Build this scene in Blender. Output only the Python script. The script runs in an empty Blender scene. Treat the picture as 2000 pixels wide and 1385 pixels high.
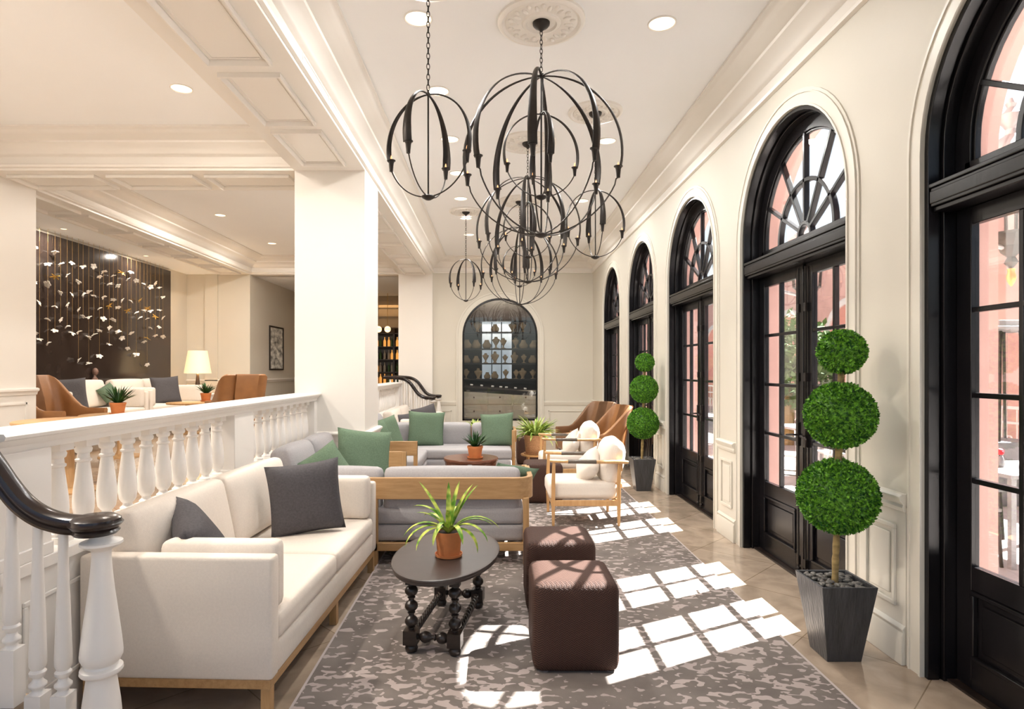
import bpy, bmesh, math, random
from math import sin, cos, pi, radians, sqrt
from mathutils import Matrix, Vector, Euler

C = bpy.context.scene
COL = C.collection
random.seed(7)

# ------------------------------------------------------------------ camera
cam_d = bpy.data.cameras.new('camera')
cam_d.sensor_width = 36.0
cam_d.lens = 21.6
cam_d.shift_x = 0.0165
cam_d.shift_y = 0.01525
cam_d.clip_start = 0.05
cam_d.clip_end = 300
cam = bpy.data.objects.new('camera', cam_d)
COL.objects.link(cam)
cam.location = (0, 0, 1.5)
cam.rotation_euler = (radians(90), 0, 0)
C.camera = cam

# ------------------------------------------------------------------ world, sun, exposure
W = bpy.data.worlds.new('sky')
C.world = W
W.use_nodes = True
_nt = W.node_tree
_nt.nodes.clear()
_sky = _nt.nodes.new('ShaderNodeTexSky')
_sky.sky_type = 'NISHITA'
_sky.sun_disc = False
_sky.sun_elevation = radians(48)
_sky.sun_rotation = radians(63)
_sky.air_density = 1.0
_sky.dust_density = 2.5
_sky.ozone_density = 1.0
_hs = _nt.nodes.new('ShaderNodeHueSaturation')
_hs.inputs['Saturation'].default_value = 0.75
_bg = _nt.nodes.new('ShaderNodeBackground')
_bg.inputs['Strength'].default_value = 0.17
_wo = _nt.nodes.new('ShaderNodeOutputWorld')
_nt.links.new(_sky.outputs[0], _hs.inputs['Color'])
_nt.links.new(_hs.outputs[0], _bg.inputs[0])
_nt.links.new(_bg.outputs[0], _wo.inputs[0])

SUN_DIR = Vector((0.46, 0.235, 0.58)).normalized()      # from the floor towards the sun
sun_d = bpy.data.lights.new('sun', 'SUN')
sun_d.energy = 40.0
sun_d.angle = radians(0.35)
sun_d.color = (1.0, 0.985, 0.955)
sun = bpy.data.objects.new('sun', sun_d)
COL.objects.link(sun)
sun.rotation_euler = SUN_DIR.to_track_quat('Z', 'Y').to_euler()

C.view_settings.view_transform = 'Standard'
C.view_settings.look = 'None'
C.view_settings.exposure = 0.68
C.view_settings.gamma = 1.0
C.view_settings.use_curve_mapping = False
C.cycles.max_bounces = 10
C.cycles.diffuse_bounces = 7
C.cycles.transparent_max_bounces = 16
C.cycles.sample_clamp_indirect = 8
C.cycles.use_denoising = True

# ------------------------------------------------------------------ materials
def new_mat(name):
    m = bpy.data.materials.new(name)
    m.use_nodes = True
    nt = m.node_tree
    b = nt.nodes['Principled BSDF']
    return m, nt, b

def rgb(c):
    return (c[0], c[1], c[2], 1.0)

def mat(name, col, rough=0.5, metal=0.0, var=0.05, scale=6.0, bump=0.0, bscale=60.0, stretch=(1, 1, 1), spec=None, detail=3):
    """procedural: colour wandering a little with a noise, plus a fine bump"""
    m, nt, b = new_mat(name)
    tc = nt.nodes.new('ShaderNodeTexCoord')
    mp = nt.nodes.new('ShaderNodeMapping')
    mp.inputs['Scale'].default_value = stretch
    nt.links.new(tc.outputs['Object'], mp.inputs['Vector'])
    n = nt.nodes.new('ShaderNodeTexNoise')
    n.inputs['Scale'].default_value = scale
    n.inputs['Detail'].default_value = detail
    nt.links.new(mp.outputs[0], n.inputs['Vector'])
    r = nt.nodes.new('ShaderNodeValToRGB')
    r.color_ramp.elements[0].position = 0.3
    r.color_ramp.elements[1].position = 0.7
    r.color_ramp.elements[0].color = rgb([max(0, c * (1 - var)) for c in col])
    r.color_ramp.elements[1].color = rgb([min(1, c * (1 + var)) for c in col])
    nt.links.new(n.outputs['Fac'], r.inputs['Fac'])
    nt.links.new(r.outputs['Color'], b.inputs['Base Color'])
    b.inputs['Roughness'].default_value = rough
    b.inputs['Metallic'].default_value = metal
    if spec is not None:
        b.inputs['Specular IOR Level'].default_value = spec
    if bump:
        n2 = nt.nodes.new('ShaderNodeTexNoise')
        n2.inputs['Scale'].default_value = bscale
        n2.inputs['Detail'].default_value = 2
        nt.links.new(mp.outputs[0], n2.inputs['Vector'])
        bp = nt.nodes.new('ShaderNodeBump')
        bp.inputs['Strength'].default_value = bump
        bp.inputs['Distance'].default_value = 0.004
        nt.links.new(n2.outputs['Fac'], bp.inputs['Height'])
        nt.links.new(bp.outputs[0], b.inputs['Normal'])
    return m

def emis(name, col, strength, base=(0.9, 0.85, 0.75)):
    m, nt, b = new_mat(name)
    n = nt.nodes.new('ShaderNodeTexNoise')
    n.inputs['Scale'].default_value = 8
    mx = nt.nodes.new('ShaderNodeMix')
    mx.data_type = 'RGBA'
    mx.inputs[6].default_value = rgb(col)
    mx.inputs[7].default_value = rgb([c * 0.94 for c in col])
    nt.links.new(n.outputs['Fac'], mx.inputs[0])
    nt.links.new(mx.outputs[2], b.inputs['Emission Color'])
    b.inputs['Base Color'].default_value = rgb(base)
    b.inputs['Emission Strength'].default_value = strength
    return m

def glass_mat(name, tint=(1, 1, 1), refl=0.07, rough=0.02):
    m = bpy.data.materials.new(name)
    m.use_nodes = True
    nt = m.node_tree
    nt.nodes.clear()
    o = nt.nodes.new('ShaderNodeOutputMaterial')
    t = nt.nodes.new('ShaderNodeBsdfTransparent')
    t.inputs[0].default_value = rgb(tint)
    g = nt.nodes.new('ShaderNodeBsdfGlossy')
    g.inputs['Roughness'].default_value = rough
    f = nt.nodes.new('ShaderNodeLayerWeight')
    f.inputs['Blend'].default_value = 0.25
    ma = nt.nodes.new('ShaderNodeMath')
    ma.operation = 'MULTIPLY_ADD'
    ma.inputs[1].default_value = 0.35
    ma.inputs[2].default_value = refl * 0.5
    nt.links.new(f.outputs['Fresnel'], ma.inputs[0])
    mix = nt.nodes.new('ShaderNodeMixShader')
    nt.links.new(ma.outputs[0], mix.inputs[0])
    nt.links.new(t.outputs[0], mix.inputs[1])
    nt.links.new(g.outputs[0], mix.inputs[2])
    nt.links.new(mix.outputs[0], o.inputs[0])
    return m

def wood(name, c1, c2, rough=0.45, stretch=(1, 1, 12), scale=5):
    m, nt, b = new_mat(name)
    tc = nt.nodes.new('ShaderNodeTexCoord')
    mp = nt.nodes.new('ShaderNodeMapping')
    mp.inputs['Scale'].default_value = stretch
    nt.links.new(tc.outputs['Object'], mp.inputs['Vector'])
    n = nt.nodes.new('ShaderNodeTexNoise')
    n.inputs['Scale'].default_value = scale
    n.inputs['Detail'].default_value = 6
    n.inputs['Roughness'].default_value = 0.65
    nt.links.new(mp.outputs[0], n.inputs['Vector'])
    r = nt.nodes.new('ShaderNodeValToRGB')
    r.color_ramp.elements[0].position = 0.32
    r.color_ramp.elements[1].position = 0.68
    r.color_ramp.elements[0].color = rgb(c1)
    r.color_ramp.elements[1].color = rgb(c2)
    nt.links.new(n.outputs['Fac'], r.inputs['Fac'])
    nt.links.new(r.outputs['Color'], b.inputs['Base Color'])
    b.inputs['Roughness'].default_value = rough
    bp = nt.nodes.new('ShaderNodeBump')
    bp.inputs['Strength'].default_value = 0.15
    bp.inputs['Distance'].default_value = 0.003
    nt.links.new(n.outputs['Fac'], bp.inputs['Height'])
    nt.links.new(bp.outputs[0], b.inputs['Normal'])
    return m

def fabric(name, col, var=0.08, weave=420, bump=0.35, rough=0.92):
    m, nt, b = new_mat(name)
    tc = nt.nodes.new('ShaderNodeTexCoord')
    n = nt.nodes.new('ShaderNodeTexNoise')
    n.inputs['Scale'].default_value = 90
    n.inputs['Detail'].default_value = 4
    nt.links.new(tc.outputs['Object'], n.inputs['Vector'])
    r = nt.nodes.new('ShaderNodeValToRGB')
    r.color_ramp.elements[0].position = 0.3
    r.color_ramp.elements[1].position = 0.7
    r.color_ramp.elements[0].color = rgb([c * (1 - var) for c in col])
    r.color_ramp.elements[1].color = rgb([min(1, c * (1 + var)) for c in col])
    nt.links.new(n.outputs['Fac'], r.inputs['Fac'])
    nt.links.new(r.outputs['Color'], b.inputs['Base Color'])
    b.inputs['Roughness'].default_value = rough
    b.inputs['Specular IOR Level'].default_value = 0.2
    n2 = nt.nodes.new('ShaderNodeTexNoise')
    n2.inputs['Scale'].default_value = weave
    n2.inputs['Detail'].default_value = 1
    nt.links.new(tc.outputs['Object'], n2.inputs['Vector'])
    n3 = nt.nodes.new('ShaderNodeTexNoise')
    n3.inputs['Scale'].default_value = 7
    nt.links.new(tc.outputs['Object'], n3.inputs['Vector'])
    ad = nt.nodes.new('ShaderNodeMath')
    ad.operation = 'MULTIPLY_ADD'
    ad.inputs[1].default_value = 4.0
    nt.links.new(n3.outputs['Fac'], ad.inputs[0])
    nt.links.new(n2.outputs['Fac'], ad.inputs[2])
    bp = nt.nodes.new('ShaderNodeBump')
    bp.inputs['Strength'].default_value = bump
    bp.inputs['Distance'].default_value = 0.004
    nt.links.new(ad.outputs[0], bp.inputs['Height'])
    nt.links.new(bp.outputs[0], b.inputs['Normal'])
    return m

M = {}
M['wall'] = mat('shaded_cream_paint', (0.60, 0.567, 0.49), 0.55, var=0.012, scale=2, bump=0.05, bscale=80)  # darkened so the backlit shade of the right wall sits in the colour
M['trim'] = mat('ivory_trim_paint', (0.78, 0.75, 0.70), 0.35, var=0.01, scale=2)
M['casing'] = mat('beige_casing_paint', (0.66, 0.63, 0.555), 0.4, var=0.01, scale=2)  # kept just lighter than the shade-darkened wall colour
M['white'] = mat('white_gloss_paint', (0.77, 0.745, 0.71), 0.35, var=0.012, scale=3)
M['ceil'] = mat('ceiling_paint', (0.865, 0.875, 0.88), 0.7, var=0.01, scale=1)
M['black'] = mat('black_lacquer', (0.007, 0.006, 0.007), 0.25, var=0.3, scale=14, bump=0.12, bscale=30, stretch=(1, 1, 0.15), spec=0.35)
M['pink'] = mat('pink_stucco', (0.64, 0.39, 0.335), 0.85, var=0.08, scale=3, bump=0.3, bscale=40)
M['stone_white'] = mat('pale_stone_trim', (0.75, 0.72, 0.68), 0.7, var=0.05)
M['iron'] = mat('dark_bronze_metal', (0.032, 0.027, 0.024), 0.42, metal=0.6, var=0.2, scale=20)
M['oak'] = wood('light_oak', (0.38, 0.215, 0.085), (0.52, 0.32, 0.15), 0.42, (0.7, 6, 6), 6)
M['oak_v'] = wood('light_oak_upright', (0.38, 0.215, 0.085), (0.52, 0.32, 0.15), 0.42, (6, 6, 0.7), 6)
M['oak_y'] = wood('light_oak_along', (0.38, 0.215, 0.085), (0.52, 0.32, 0.15), 0.42, (6, 0.7, 6), 6)
M['teak'] = wood('golden_oak', (0.48, 0.26, 0.10), (0.60, 0.36, 0.16), 0.35, (6, 6, 0.7), 5)
M['walnut'] = wood('reddish_walnut', (0.10, 0.035, 0.018), (0.20, 0.075, 0.04), 0.22, (1, 5, 5), 5)
M['ebony'] = wood('dark_stained_wood', (0.012, 0.008, 0.006), (0.028, 0.019, 0.015), 0.3, (2, 8, 8), 6)
M['table_dark'] = mat('dark_tabletop_varnish', (0.050, 0.037, 0.032), 0.38, var=0.12, scale=12)
M['handrail'] = mat('mahogany_handrail_varnish', (0.014, 0.007, 0.006), 0.22, var=0.3, scale=10)
M['linen'] = fabric('cream_linen', (0.76, 0.69, 0.61), 0.03)
M['charcoal'] = fabric('charcoal_velvet', (0.088, 0.083, 0.088), 0.14)
M['grey'] = fabric('dove_grey_cloth', (0.40, 0.385, 0.39), 0.06)
M['green'] = fabric('sage_green_cloth', (0.13, 0.19, 0.125), 0.14)
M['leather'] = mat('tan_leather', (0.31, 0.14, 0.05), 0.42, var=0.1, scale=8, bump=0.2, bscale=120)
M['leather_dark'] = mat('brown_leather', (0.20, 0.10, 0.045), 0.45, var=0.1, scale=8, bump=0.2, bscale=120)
M['terracotta'] = mat('terracotta', (0.56, 0.20, 0.065), 0.75, var=0.1, scale=14, bump=0.15)
M['basket'] = mat('woven_tan_basket', (0.48, 0.27, 0.14), 0.8, var=0.3, scale=60, bump=0.6, bscale=90, stretch=(1, 1, 2))
M['soil'] = mat('dark_soil', (0.03, 0.02, 0.014), 0.95, var=0.4, scale=60, bump=0.6)
M['pebble'] = mat('river_pebbles', (0.105, 0.098, 0.088), 0.5, var=0.6, scale=14, detail=1)
M['planter'] = mat('slate_planter', (0.050, 0.051, 0.054), 0.36, var=0.25, scale=10, bump=0.9, bscale=26, stretch=(3.2, 3.2, 0.35))
M['bark'] = mat('pale_bark', (0.27, 0.19, 0.075), 0.85, var=0.3, scale=18, bump=0.6, stretch=(1, 1, 3))
M['panel_dark'] = mat('dark_glossy_panel', (0.030, 0.021, 0.018), 0.16, var=0.15, scale=3)
M['brass'] = mat('brass_wire', (0.62, 0.42, 0.16), 0.35, metal=0.8, var=0.1)
M['porcelain'] = mat('white_porcelain', (0.85, 0.80, 0.72), 0.3, var=0.04)
M['gold'] = mat('gold_leaf', (0.55, 0.33, 0.06), 0.35, metal=0.6, var=0.1)
M['bronze'] = mat('bronze_statue', (0.20, 0.115, 0.085), 0.5, metal=0.2, var=0.2)
M['bust'] = mat('tan_linen_bust', (0.30, 0.215, 0.125), 0.8, var=0.12)
M['bar_dark'] = mat('dark_bar_wood', (0.020, 0.013, 0.010), 0.35, var=0.2)
M['bar_wall'] = mat('taupe_bulkhead_paint', (0.42, 0.34, 0.24), 0.6, var=0.03)
M['paving'] = mat('grey_paving', (0.42, 0.38, 0.36), 0.8, var=0.15, scale=3, bump=0.3)
M['glass'] = glass_mat('window_glass', (0.97, 0.98, 0.98), 0.05)
M['glass_niche'] = glass_mat('niche_glass', (0.85, 0.86, 0.86), 0.12)
M['bulb'] = emis('amber_candle_bulb', (1.0, 0.45, 0.18), 1.2, (0.6, 0.3, 0.15))
M['lens'] = emis('downlight_lens', (1.0, 0.86, 0.66), 1.15)
M['lens_warm'] = emis('warm_downlight_lens', (1.0, 0.80, 0.50), 1.6)
M['globe'] = emis('warm_globe', (1.0, 0.66, 0.32), 1.6)
M['strap'] = mat('dark_leather_strap', (0.10, 0.075, 0.055), 0.25, var=0.2)
M['hedge'] = mat('garden_foliage', (0.09, 0.17, 0.05), 0.8, var=0.5, scale=12, bump=0.9, bscale=16)
M['rose'] = mat('red_petals', (0.65, 0.01, 0.03), 0.6, var=0.2)
M['steel'] = mat('grey_steel', (0.30, 0.29, 0.29), 0.5, metal=0.5, var=0.15)
M['cabinet'] = mat('cream_cabinet_paint', (0.68, 0.60, 0.48), 0.4, var=0.03)
M['paper'] = mat('sketch_paper', (0.50, 0.50, 0.46), 0.8, var=0.75, scale=5, stretch=(1, 1, 2.0), detail=3)
M['napkin'] = mat('white_napkin', (0.8, 0.78, 0.76), 0.8, var=0.03)

def leaf_mat(name, dark, light, scale, rough=0.45):
    m, nt, b = new_mat(name)
    tc = nt.nodes.new('ShaderNodeTexCoord')
    n = nt.nodes.new('ShaderNodeTexNoise')
    n.inputs['Scale'].default_value = scale
    n.inputs['Detail'].default_value = 1
    nt.links.new(tc.outputs['Object'], n.inputs['Vector'])
    r = nt.nodes.new('ShaderNodeValToRGB')
    r.color_ramp.elements[0].position = 0.36
    r.color_ramp.elements[1].position = 0.66
    r.color_ramp.elements[0].color = rgb(dark)
    r.color_ramp.elements[1].color = rgb(light)
    nt.links.new(n.outputs['Fac'], r.inputs['Fac'])
    nt.links.new(r.outputs['Color'], b.inputs['Base Color'])
    b.inputs['Roughness'].default_value = rough
    b.inputs['Specular IOR Level'].default_value = 0.3
    return m
M['box_leaf'] = leaf_mat('boxwood_leaves', (0.012, 0.075, 0.012), (0.19, 0.46, 0.035), 55)
M['dark_leaf'] = leaf_mat('dark_green_leaves', (0.008, 0.035, 0.010), (0.03, 0.10, 0.02), 12)
M['spider_leaf'] = leaf_mat('lime_striped_leaves', (0.10, 0.26, 0.02), (0.62, 0.68, 0.13), 22)
M['fern_leaf'] = leaf_mat('bright_fern_leaves', (0.15, 0.29, 0.03), (0.58, 0.68, 0.20), 14)

def floor_mat():
    m, nt, b = new_mat('travertine_floor')
    tc = nt.nodes.new('ShaderNodeTexCoord')
    mp = nt.nodes.new('ShaderNodeMapping')
    mp.inputs['Rotation'].default_value = (0, 0, radians(45))
    nt.links.new(tc.outputs['Object'], mp.inputs['Vector'])
    br = nt.nodes.new('ShaderNodeTexBrick')
    br.offset = 0.0
    br.inputs['Scale'].default_value = 1.0
    br.inputs['Brick Width'].default_value = 0.61
    br.inputs['Row Height'].default_value = 0.61
    br.inputs['Mortar Size'].default_value = 0.003
    br.inputs['Color1'].default_value = rgb((0.36, 0.285, 0.215))
    br.inputs['Color2'].default_value = rgb((0.45, 0.365, 0.285))
    br.inputs['Mortar'].default_value = rgb((0.24, 0.18, 0.12))
    nt.links.new(mp.outputs[0], br.inputs['Vector'])
    n = nt.nodes.new('ShaderNodeTexNoise')
    n.inputs['Scale'].default_value = 5
    n.inputs['Detail'].default_value = 8
    n.inputs['Distortion'].default_value = 0.8
    nt.links.new(tc.outputs['Object'], n.inputs['Vector'])
    r = nt.nodes.new('ShaderNodeValToRGB')
    r.color_ramp.elements[0].position = 0.3
    r.color_ramp.elements[1].position = 0.7
    r.color_ramp.elements[0].color = rgb((0.72, 0.70, 0.68))
    r.color_ramp.elements[1].color = rgb((1.12, 1.1, 1.08))
    nt.links.new(n.outputs['Fac'], r.inputs['Fac'])
    mx = nt.nodes.new('ShaderNodeMix')
    mx.data_type = 'RGBA'
    mx.blend_type = 'MULTIPLY'
    mx.inputs[0].default_value = 1.0
    nt.links.new(br.outputs['Color'], mx.inputs[6])
    nt.links.new(r.outputs['Color'], mx.inputs[7])
    nt.links.new(mx.outputs[2], b.inputs['Base Color'])
    b.inputs['Roughness'].default_value = 0.10
    return m
M['floor'] = floor_mat()

def rug_mat():
    m, nt, b = new_mat('patterned_rug')
    tc = nt.nodes.new('ShaderNodeTexCoord')
    mp = nt.nodes.new('ShaderNodeMapping')
    mp.inputs['Scale'].default_value = (1.0, 1.45, 1)
    nt.links.new(tc.outputs['Object'], mp.inputs['Vector'])
    n = nt.nodes.new('ShaderNodeTexNoise')
    n.inputs['Scale'].default_value = 17.0
    n.inputs['Detail'].default_value = 1.0
    n.inputs['Roughness'].default_value = 0.4
    n.inputs['Distortion'].default_value = 0.6
    nt.links.new(mp.outputs[0], n.inputs['Vector'])
    big = nt.nodes.new('ShaderNodeTexNoise')
    big.inputs['Scale'].default_value = 1.3
    big.inputs['Detail'].default_value = 1.0
    nt.links.new(tc.outputs['Object'], big.inputs['Vector'])
    bm_ = nt.nodes.new('ShaderNodeMapRange')
    bm_.inputs['From Min'].default_value = 0.35
    bm_.inputs['From Max'].default_value = 0.65
    bm_.inputs['To Min'].default_value = 0.635
    bm_.inputs['To Max'].default_value = 0.50
    nt.links.new(big.outputs['Fac'], bm_.inputs['Value'])
    sub = nt.nodes.new('ShaderNodeMath')
    sub.operation = 'SUBTRACT'
    nt.links.new(n.outputs['Fac'], sub.inputs[0])
    nt.links.new(bm_.outputs[0], sub.inputs[1])
    st = nt.nodes.new('ShaderNodeMapRange')
    st.inputs['From Min'].default_value = -0.004
    st.inputs['From Max'].default_value = 0.006
    nt.links.new(sub.outputs[0], st.inputs['Value'])
    n2 = nt.nodes.new('ShaderNodeTexNoise')
    n2.inputs['Scale'].default_value = 4
    n2.inputs['Detail'].default_value = 5
    nt.links.new(tc.outputs['Object'], n2.inputs['Vector'])
    r = nt.nodes.new('ShaderNodeValToRGB')
    r.color_ramp.elements[0].position = 0.3
    r.color_ramp.elements[1].position = 0.7
    r.color_ramp.elements[0].color = rgb((0.150, 0.128, 0.116))
    r.color_ramp.elements[1].color = rgb((0.215, 0.188, 0.168))
    nt.links.new(n2.outputs['Fac'], r.inputs['Fac'])
    mx = nt.nodes.new('ShaderNodeMix')
    mx.data_type = 'RGBA'
    nt.links.new(st.outputs[0], mx.inputs[0])
    nt.links.new(r.outputs['Color'], mx.inputs[6])
    mx.inputs[7].default_value = rgb((0.41, 0.35, 0.325))
    nt.links.new(mx.outputs[2], b.inputs['Base Color'])
    b.inputs['Roughness'].default_value = 0.95
    b.inputs['Specular IOR Level'].default_value = 0.1
    n3 = nt.nodes.new('ShaderNodeTexNoise')
    n3.inputs['Scale'].default_value = 300
    nt.links.new(tc.outputs['Object'], n3.inputs['Vector'])
    bp = nt.nodes.new('ShaderNodeBump')
    bp.inputs['Strength'].default_value = 0.4
    bp.inputs['Distance'].default_value = 0.004
    nt.links.new(n3.outputs['Fac'], bp.inputs['Height'])
    nt.links.new(bp.outputs[0], b.inputs['Normal'])
    return m
M['rug'] = rug_mat()

def ottoman_mat():
    """brown weave with a zigzag rib"""
    m, nt, b = new_mat('brown_chevron_weave')
    tc = nt.nodes.new('ShaderNodeTexCoord')
    sx = nt.nodes.new('ShaderNodeSeparateXYZ')
    nt.links.new(tc.outputs['Object'], sx.inputs[0])
    a = nt.nodes.new('ShaderNodeMath'); a.operation = 'ADD'
    nt.links.new(sx.outputs['X'], a.inputs[0]); nt.links.new(sx.outputs['Y'], a.inputs[1])
    pp = nt.nodes.new('ShaderNodeMath'); pp.operation = 'PINGPONG'
    pp.inputs[1].default_value = 0.012
    nt.links.new(a.outputs[0], pp.inputs[0])
    ad = nt.nodes.new('ShaderNodeMath'); ad.operation = 'ADD'
    nt.links.new(pp.outputs[0], ad.inputs[0]); nt.links.new(sx.outputs['Z'], ad.inputs[1])
    mu = nt.nodes.new('ShaderNodeMath'); mu.operation = 'MULTIPLY'
    mu.inputs[1].default_value = 560
    nt.links.new(ad.outputs[0], mu.inputs[0])
    sn = nt.nodes.new('ShaderNodeMath'); sn.operation = 'SINE'
    nt.links.new(mu.outputs[0], sn.inputs[0])
    r = nt.nodes.new('ShaderNodeMapRange')
    r.inputs['From Min'].default_value = -1
    nt.links.new(sn.outputs[0], r.inputs['Value'])
    mx = nt.nodes.new('ShaderNodeMix'); mx.data_type = 'RGBA'
    mx.inputs[6].default_value = rgb((0.030, 0.013, 0.009))
    mx.inputs[7].default_value = rgb((0.085, 0.042, 0.030))
    nt.links.new(r.outputs[0], mx.inputs[0])
    nt.links.new(mx.outputs[2], b.inputs['Base Color'])
    b.inputs['Roughness'].default_value = 0.7
    b.inputs['Specular IOR Level'].default_value = 0.25
    bp = nt.nodes.new('ShaderNodeBump')
    bp.inputs['Strength'].default_value = 0.4
    bp.inputs['Distance'].default_value = 0.002
    nt.links.new(sn.outputs[0], bp.inputs['Height'])
    nt.links.new(bp.outputs[0], b.inputs['Normal'])
    return m
M['ottoman'] = ottoman_mat()

def shade_mat():
    m, nt, b = new_mat('glowing_lamp_shade')
    n = nt.nodes.new('ShaderNodeTexNoise'); n.inputs['Scale'].default_value = 60
    mx = nt.nodes.new('ShaderNodeMix'); mx.data_type = 'RGBA'
    mx.inputs[6].default_value = rgb((0.95, 0.80, 0.55)); mx.inputs[7].default_value = rgb((0.85, 0.70, 0.46))
    nt.links.new(n.outputs['Fac'], mx.inputs[0])
    nt.links.new(mx.outputs[2], b.inputs['Base Color'])
    b.inputs['Emission Color'].default_value = rgb((1.0, 0.68, 0.34))
    b.inputs['Emission Strength'].default_value = 0.42
    b.inputs['Roughness'].default_value = 0.9
    return m
M['shade'] = shade_mat()

# ------------------------------------------------------------------ mesh helpers
class MB:
    def __init__(self, M_=None):
        self.v = []; self.f = []; self.M = M_ or Matrix.Identity(4)
    def add(self, vs, fs, M_=None):
        k = len(self.v)
        T = self.M @ M_ if M_ is not None else self.M
        self.v += [tuple(T @ Vector(p)) for p in vs]
        self.f += [tuple(i + k for i in q) for q in fs]
        return self
    def box(self, x0, x1, y0, y1, z0, z1, M_=None):
        vs = [(x0, y0, z0), (x1, y0, z0), (x1, y1, z0), (x0, y1, z0), (x0, y0, z1), (x1, y0, z1), (x1, y1, z1), (x0, y1, z1)]
        return self.add(vs, [(0, 3, 2, 1), (4, 5, 6, 7), (0, 1, 5, 4), (1, 2, 6, 5), (2, 3, 7, 6), (3, 0, 4, 7)], M_)
    def rbox(self, x0, x1, y0, y1, z0, z1, r=0.03, puff=(0, 0, 0), n=8, M_=None):
        """rounded box; puff swells each pair of faces at its middle"""
        c = [(x0 + x1) / 2, (y0 + y1) / 2, (z0 + z1) / 2]
        h = [abs(x1 - x0) / 2, abs(y1 - y0) / 2, abs(z1 - z0) / 2]
        r = min(r, min(h) * 0.98)
        def coords(hh):
            inner = hh - r
            a = [-hh, -hh + r * 0.3, -hh + r]
            m = [(-inner + 2 * inner * i / n) for i in range(1, n)]
            return a + m + [hh - r, hh - r * 0.3, hh]
        key = {}; vs = []; fs = []
        cs = [coords(q) for q in h]
        def vid(p):
            k = tuple(round(q, 6) for q in p)
            if k in key: return key[k]
            inn = [max(-(h[i] - r), min(h[i] - r, p[i])) for i in range(3)]
            d = Vector([p[i] - inn[i] for i in range(3)])
            if d.length > 1e-9: d = d.normalized() * r
            q = [inn[i] + d[i] for i in range(3)]
            u = [q[i] / h[i] for i in range(3)]
            pf = []
            for i in range(3):
                j, l = (i + 1) % 3, (i + 2) % 3
                w = max(0, 1 - u[j] ** 2) ** 0.7 * max(0, 1 - u[l] ** 2) ** 0.7
                pf.append(q[i] + puff[i] * w * u[i])
            key[k] = len(vs); vs.append(tuple(c[i] + pf[i] for i in range(3)))
            return key[k]
        for ax in range(3):
            j, l = (ax + 1) % 3, (ax + 2) % 3
            for s in (-1, 1):
                A, B = cs[j], cs[l]
                for a in range(len(A) - 1):
                    for b2 in range(len(B) - 1):
                        q = []
                        for (aa, bb) in ((a, b2), (a + 1, b2), (a + 1, b2 + 1), (a, b2 + 1)):
                            p = [0, 0, 0]; p[ax] = s * h[ax]; p[j] = A[aa]; p[l] = B[bb]
                            q.append(vid(p))
                        if s < 0: q.reverse()
                        fs.append(tuple(q))
        return self.add(vs, fs, M_)
    def lathe(self, prof, c=(0, 0, 0), seg=20, M_=None, cap=True):
        vs = []; fs = []
        for (r, z) in prof:
            for i in range(seg):
                a = 2 * pi * i / seg
                vs.append((c[0] + r * cos(a), c[1] + r * sin(a), c[2] + z))
        for k in range(len(prof) - 1):
            for i in range(seg):
                j = (i + 1) % seg
                fs.append((k * seg + i, k * seg + j, (k + 1) * seg + j, (k + 1) * seg + i))
        if cap:
            fs.append(tuple(reversed(range(seg))))
            fs.append(tuple((len(prof) - 1) * seg + i for i in range(seg)))
        return self.add(vs, fs, M_)
    def tube(self, pts, r, seg=8, cap=True, M_=None):
        pts = [Vector(p) for p in pts]
        n = len(pts)
        rs = r if isinstance(r, (list, tuple)) else [r] * n
        vs = []; fs = []
        up = Vector((0, 0, 1)); prev = None
        for i, p in enumerate(pts):
            t = (pts[min(i + 1, n - 1)] - pts[max(i - 1, 0)]).normalized()
            if prev is None:
                a = t.cross(up)
                if a.length < 1e-3: a = t.cross(Vector((1, 0, 0)))
                a.normalize()
            else:
                a = prev - t * prev.dot(t)
                a.normalize()
            prev = a
            b = t.cross(a)
            for k in range(seg):
                w = 2 * pi * k / seg
                vs.append(tuple(p + (a * cos(w) + b * sin(w)) * rs[i]))
        for i in range(n - 1):
            for k in range(seg):
                l = (k + 1) % seg
                fs.append((i * seg + k, i * seg + l, (i + 1) * seg + l, (i + 1) * seg + k))
        if cap:
            fs.append(tuple(reversed(range(seg)))); fs.append(tuple((n - 1) * seg + k for k in range(seg)))
        return self.add(vs, fs, M_)
    def prism(self, poly, z0, z1, M_=None):
        n = len(poly)
        vs = [(p[0], p[1], z0) for p in poly] + [(p[0], p[1], z1) for p in poly]
        fs = [tuple(reversed(range(n))), tuple(range(n, 2 * n))]
        for i in range(n):
            j = (i + 1) % n
            fs.append((i, j, n + j, n + i))
        return self.add(vs, fs, M_)
    def sphere(self, c, r, seg=14, rings=8, M_=None):
        rr = r if isinstance(r, (tuple, list)) else (r, r, r)
        vs = [(c[0], c[1], c[2] - rr[2])]; fs = []
        for i in range(1, rings):
            a = -pi / 2 + pi * i / rings
            for k in range(seg):
                w = 2 * pi * k / seg
                vs.append((c[0] + rr[0] * cos(a) * cos(w), c[1] + rr[1] * cos(a) * sin(w), c[2] + rr[2] * sin(a)))
        vs.append((c[0], c[1], c[2] + rr[2])); top = len(vs) - 1
        for k in range(seg):
            l = (k + 1) % seg
            fs.append((0, 1 + l, 1 + k)); fs.append((top, 1 + (rings - 2) * seg + k, 1 + (rings - 2) * seg + l))
            for i in range(rings - 2):
                a = 1 + i * seg
                fs.append((a + k, a + l, a + seg + l, a + seg + k))
        return self.add(vs, fs, M_)
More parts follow.
